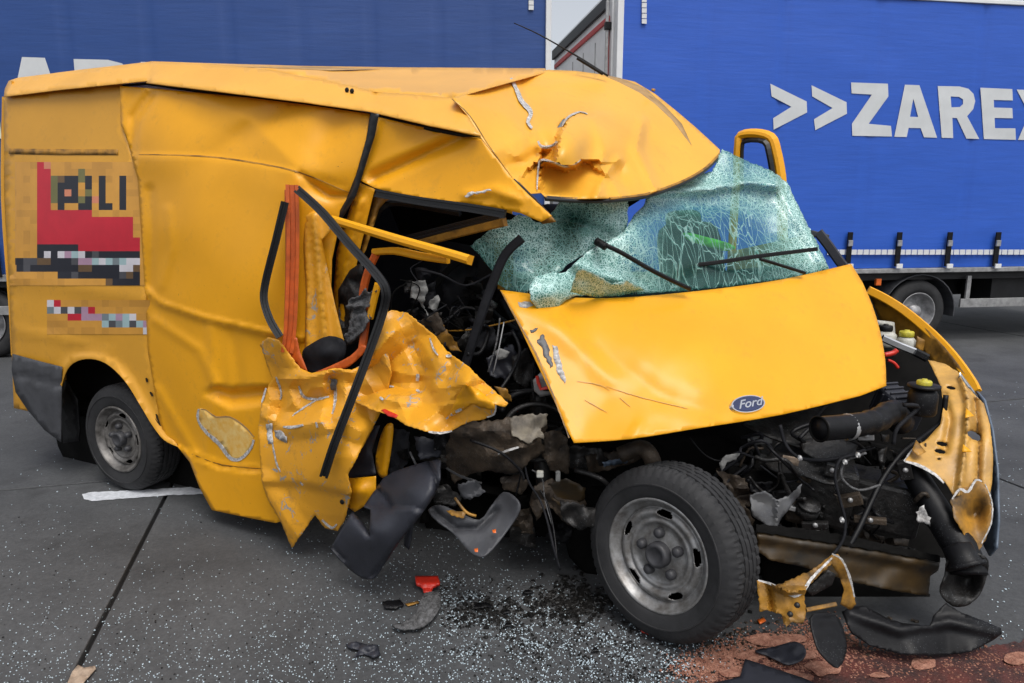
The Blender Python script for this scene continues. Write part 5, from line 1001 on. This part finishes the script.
# ------------------------------------------------------------------ debris on the ground (own things)
def flatish(fn2): return lambda x, y: G(x, y, max(.004, fn2(x, y)))
tag(K('bumper_fragment', [(842, 612), (850, 608), (862, 606), (875, 612), (890, 620), (905, 624), (930, 626), (933, 616), (946, 603), (950, 606), (962, 613), (985, 622), (1000, 628), (1001, 634), (988, 643), (970, 652), (940, 656), (900, 654), (870, 646), (852, 634), (846, 622)],
   dy(tps([(842, 612, 2.48), (948, 604, 2.5), (1000, 630, 2.45), (940, 656, 2.38), (870, 646, 2.40)]), facets(40, .03, 3), ridge([(850, 613), (900, 630), (950, 622), (995, 632)], 9, .02)), 'black', None, 3, jag=.3, solid=.006),
   'long curved black bumper strip lying below the front beam at the van nose', 'bumper piece')
tb = tag(K('torn_bracket', [(757, 580), (768, 582), (775, 586), (790, 580), (812, 570), (832, 554), (836, 560), (820, 574), (806, 588), (804, 595), (806, 612), (803, 624), (792, 622), (786, 628), (781, 614), (768, 610), (760, 612)],
   dy(tps([(757, 580, 2.35), (832, 554, 2.45), (803, 624, 2.25), (768, 610, 2.3), (795, 590, 2.28)]), ridge([(770, 584), (790, 592), (806, 590)], 5, .05), facets(14, .03, 3), ridge([(770, 584), (772, 612)], 4, -.03)), 'paint_dirty', None, 2.6, jag=.8, solid=.003, sharp=20), 'small jagged yellow metal bracket torn off and standing beside the front tyre', 'metal scrap')
br_fn = dy(tps([(757, 580, 2.35), (832, 554, 2.45), (803, 624, 2.25), (768, 610, 2.3), (795, 590, 2.28)]), .012)
tear('torn_edge', [(758, 580), (768, 583), (780, 588), (794, 596), (804, 590), (812, 578), (834, 556)], 2.6, br_fn, 'chip', seed=51, par=tb)
K('bracket_arch', [(830, 556), (838, 554), (846, 566), (852, 585), (856, 604), (850, 610), (840, 604), (844, 590), (838, 574), (832, 566)], dy(lambda x, y: 2.42, crumple(12, .02, 2)), 'paint_dirty', tb, 3, jag=.5)
tear('torn_edge', [(832, 554), (842, 560), (850, 578), (855, 600)], 1.8, dy(lambda x, y: 2.405), 'chip', seed=52, par=tb)
K('bracket_plate', [(806, 590), (828, 570), (836, 574), (832, 585), (812, 596)], dy(lambda x, y: 2.40), 'engine', tb, 4)
bar('bracket_rail', pb([(806, 610, 2.34), (836, 604, 2.38)]), .015, .01, 'paint_dirty', tb, seg=2)
for x, y in ((790, 614), (797, 605)): rlathe('bolt', [(.010, 0), (.009, .008), (0, .009)], P(x, y, 2.235), Vector((-.2, -1, .3)), 'engine', tb, 10)
tag(K('plastic_shard', sm([(810, 618), (822, 612), (836, 616), (844, 632), (846, 652), (838, 668), (826, 660), (816, 646)], True, 3), dy(tps([(810, 618, 2.28), (844, 632, 2.3), (838, 668, 2.17), (816, 646, 2.2)]), crumple(14, .02, 7)), 'black', None, 3, solid=.005), 'upright black plastic shard leaning between yellow bracket and long bumper strip', 'plastic scrap')
tag(K('plastic_shard', sm([(755, 651), (775, 647), (795, 642), (806, 650), (802, 660), (788, 665), (776, 660), (765, 655)], True, 3), flatish(lambda x, y: .02 + .012 * noise.noise(Vector((x / 10, y / 10, 0)))), 'plastic_grey', None, 3, solid=.005), 'curved grey plastic shell lying on pink powder below the yellow bracket', 'plastic scrap')
tag(K('trim_strip', [(745, 660), (770, 668), (800, 678), (830, 690), (740, 690), (705, 686), (740, 678)], flatish(lambda x, y: .02), 'plastic_grey', None, 5, solid=.01), 'flat charcoal trim strip cut off by the bottom picture edge', 'plastic scrap')
sc_ = thing('ice_scraper', G(425, 600), 'broken ice scraper with bright red blade on the concrete below the bumper corner', 'scraper')
K('scraper_blade', [(415, 577), (438, 577), (440, 584), (433, 588), (431, 593), (424, 593), (422, 588), (416, 584)], flatish(lambda x, y: .022 + .012 * (y < 586)), 'red', sc_, 2.5, solid=.012)
tag(K('rag', sm([(424, 594), (438, 593), (441, 603), (436, 615), (424, 626), (408, 630), (392, 626), (405, 622), (416, 612)], True, 3), flatish(lambda x, y: .018 + .03 * abs(noise.noise(Vector((x / 8, y / 6, 2))))), 'frayed', None, 3, solid=.008), 'curved piece of grey matting lying against the red scraper', 'matting')
tag(K('plastic_shard', [(346, 644), (356, 642), (366, 645), (378, 645), (380, 655), (373, 658), (364, 654), (354, 657), (359, 650), (348, 648)], flatish(lambda x, y: .015 + .02 * noise.noise(Vector((x / 7, y / 5, 5)))), 'plastic_grey', None, 2.5, jag=.4, solid=.006), 'small folded charcoal shard alone on glass strewn concrete left of the matting', 'plastic scrap')
tag(K('plastic_shard', [(382, 602), (400, 600), (404, 605), (396, 609), (384, 608)], flatish(lambda x, y: .012), 'black', None, 3, jag=.5, solid=.006), 'small flat black chip just left of the grey matting', 'plastic scrap')
tag(K('orange_chip', [(405, 604), (418, 601), (419, 603), (408, 606)], flatish(lambda x, y: .008), 'paint_dirty', None, 2.5, solid=.003), 'thin yellow paint sliver beside the grey matting', 'paint chip')
tag(K('cardboard_scrap', [(66, 686), (72, 672), (78, 665), (84, 668), (95, 666), (96, 669), (86, 680), (80, 688)], flatish(lambda x, y: .012 + .01 * noise.noise(Vector((x / 7, y / 6, 9)))), 'card', None, 3, solid=.003), 'torn beige cardboard scrap beside the concrete joint at bottom left', 'cardboard')
for (x, y, w, h, lb) in ((483, 606, 22, 7, 'curved black rubber fragment lying right of the matting'), (508, 625, 10, 4, 'black rubber flake lowest of the dark bits between matting and front tyre'), (507, 612, 8, 4, 'black rubber flake close under the dark lump near the front tyre'), (528, 592, 12, 4, 'black rubber flake under the torn grey liner flap'), (595, 650, 8, 5, 'black rubber crumb amid dense glass below the front tyre')):
    tag(K('rubber_fragment', [(x - w / 2, y + h / 2), (x - w / 4, y - h / 3), (x, y - h / 2), (x + w / 4, y - h / 3), (x + w / 2, y + h / 4), (x + w / 4, y + h * .2), (x - w / 5, y + h * .3)], flatish(lambda x, y: .012 + .014 * abs(noise.noise(Vector((x / 5, y / 4, 5))))), 'black', None, 2.4, jag=.6, solid=.006), lb, 'rubber scrap', 'rubber fragments on the concrete')
tag(K('lens_fragment', [(640, 628), (650, 630), (660, 634), (652, 635), (642, 632)], flatish(lambda x, y: .014), 'red', None, 2.4, jag=.4, solid=.005), 'glossy red lamp lens fragment against the front tyre', 'lens fragment')
tag(K('orange_chip', [(757, 620), (764, 618), (766, 621), (760, 624)], flatish(lambda x, y: .01), 'orange_lens', None, 2.4, solid=.004), 'tiny orange paint chip on dark ground just below the yellow bracket', 'paint chip')
# lump of soaked dirt and matting under the front

# spills of absorbent powder
def blob(out, z, amp, mat, nm, seed):
    return tag(K(nm, sm(out, True, 4), flatish(lambda x, y: z + amp * abs(noise.noise(Vector((x / 9 + seed, y / 5, seed))))), mat, None, 4, jag=3.2, solid=0, seed=seed), kind='stuff')
blob([(700, 700), (730, 668), (760, 650), (800, 640), (850, 646), (900, 655), (960, 652), (1000, 645), (1045, 640), (1060, 700)], .004, .004, 'powder_wet', 'oil_soaked_powder', 1)
for i_, (bx_, by_, rx_, ry_, m_) in enumerate(((775, 640, 26, 7, 'powder'), (800, 654, 20, 6, 'powder'), (752, 656, 16, 5, 'powder'), (826, 668, 18, 8, 'powder'), (735, 672, 14, 5, 'powder'), (790, 676, 22, 6, 'powder'), (1018, 658, 16, 6, 'powder'), (922, 664, 15, 6, 'powder'), (880, 675, 10, 3, 'powder'))):
    rb = random.Random(i_); blob([(bx_ + rx_ * math.cos(t / 9 * 2 * math.pi) * rb.uniform(.7, 1.3), by_ + ry_ * math.sin(t / 9 * 2 * math.pi) * rb.uniform(.7, 1.3)) for t in range(9)], .008, .012, m_, 'absorbent_powder', 2 + i_)
# ------------------------------------------------------------------ glass crumbs and grit
def scatter(nm, n, mat, size, seed, area):
    rnd = random.Random(seed); vs = []; fs = []; k = 0
    while k < n:
        x, y, w = area(rnd)
        p = G(x, y, 0); s = size * rnd.uniform(.45, 1.5) * w; h = s * rnd.uniform(.4, .9); a = rnd.uniform(0, 6.3); b0 = len(vs)
        z0 = .002
        for j in range(4):
            t = a + j * math.pi / 2 + rnd.uniform(-.4, .4); vs.append((p.x + math.cos(t) * s, p.y + math.sin(t) * s, z0))
        for j in range(4):
            t = a + j * math.pi / 2 + rnd.uniform(-.4, .4); q = s * rnd.uniform(.5, 1); vs.append((p.x + math.cos(t) * q, p.y + math.sin(t) * q, z0 + h * rnd.uniform(.6, 1.3)))
        fs += [(b0 + 4, b0 + 5, b0 + 6, b0 + 7)] + [(b0 + j, b0 + (j + 1) % 4, b0 + 4 + (j + 1) % 4, b0 + 4 + j) for j in range(4)]
        k += 1
    return tag(obj(nm, vs, fs, mat, None, False), kind='stuff')
def a_wide(r):
    while 1:
        x, y = r.uniform(-20, 720), r.uniform(505, 700)
        dn = .10 + .5 * max(0, (y - 560) / 120) + .35 * math.exp(-((x - 420) / 130) ** 2) + .3 * noise.noise(Vector((x / 35, y / 18, 4)))
        if r.random() < dn: return x, y, 1
def a_dense(r):
    while 1:
        x = r.uniform(440, 790); y = r.uniform(575, 700); c = 605 + (x - 540) * .24
        dn = math.exp(-((y - c - 28) / 34) ** 2) * max(.10, 1.2 * noise.noise(Vector((x / 22, y / 11, 8))) + .35)
        if r.random() < dn: return x, y, 1
def a_side(r):
    while 1:
        x, y = r.uniform(985, 1040), r.uniform(380, 640)
        if r.random() < .5: return x, y, 1
scatter('glass_crumbs', 5200, 'crumb', .0023, 1, a_wide); scatter('glass_crumbs', 2900, 'crumb', .0027, 2, a_dense); scatter('glass_crumbs', 160, 'crumb', .0035, 3, a_side)
scatter('grit', 1800, 'oil', .0045, 4, a_dense)
scatter('soaked_debris', 380, 'oil', .011, 8, lambda r: (r.gauss(572, 22), r.gauss(602, 11), 1)); scatter('soaked_debris', 160, 'oil', .010, 9, lambda r: (r.gauss(488, 22), r.gauss(614, 8), 1)); scatter('soaked_debris', 160, 'rust', .008, 10, lambda r: (r.uniform(700, 960), r.gauss(640, 10), 1))
scatter('soaked_debris', 90, 'engine', .012, 11, lambda r: (r.uniform(560, 770), r.uniform(560, 640), 1)); scatter('powder_grains', 9500, 'powder', .0042, 5, lambda r: (lambda t: (700 + 140 * t + r.gauss(0, 18), 672 - 26 * t + r.gauss(0, 12), 1))(r.random())); scatter('powder_grains', 1500, 'powder', .004, 15, lambda r: (r.uniform(850, 1040), r.gauss(665, 10), 1)); scatter('grit', 700, 'engine', .003, 6, a_wide)
def a_hood(r): return r.uniform(0, 260), r.uniform(380, 500), .8
scatter('glass_crumbs', 140, 'crumb', .004, 7, a_hood)
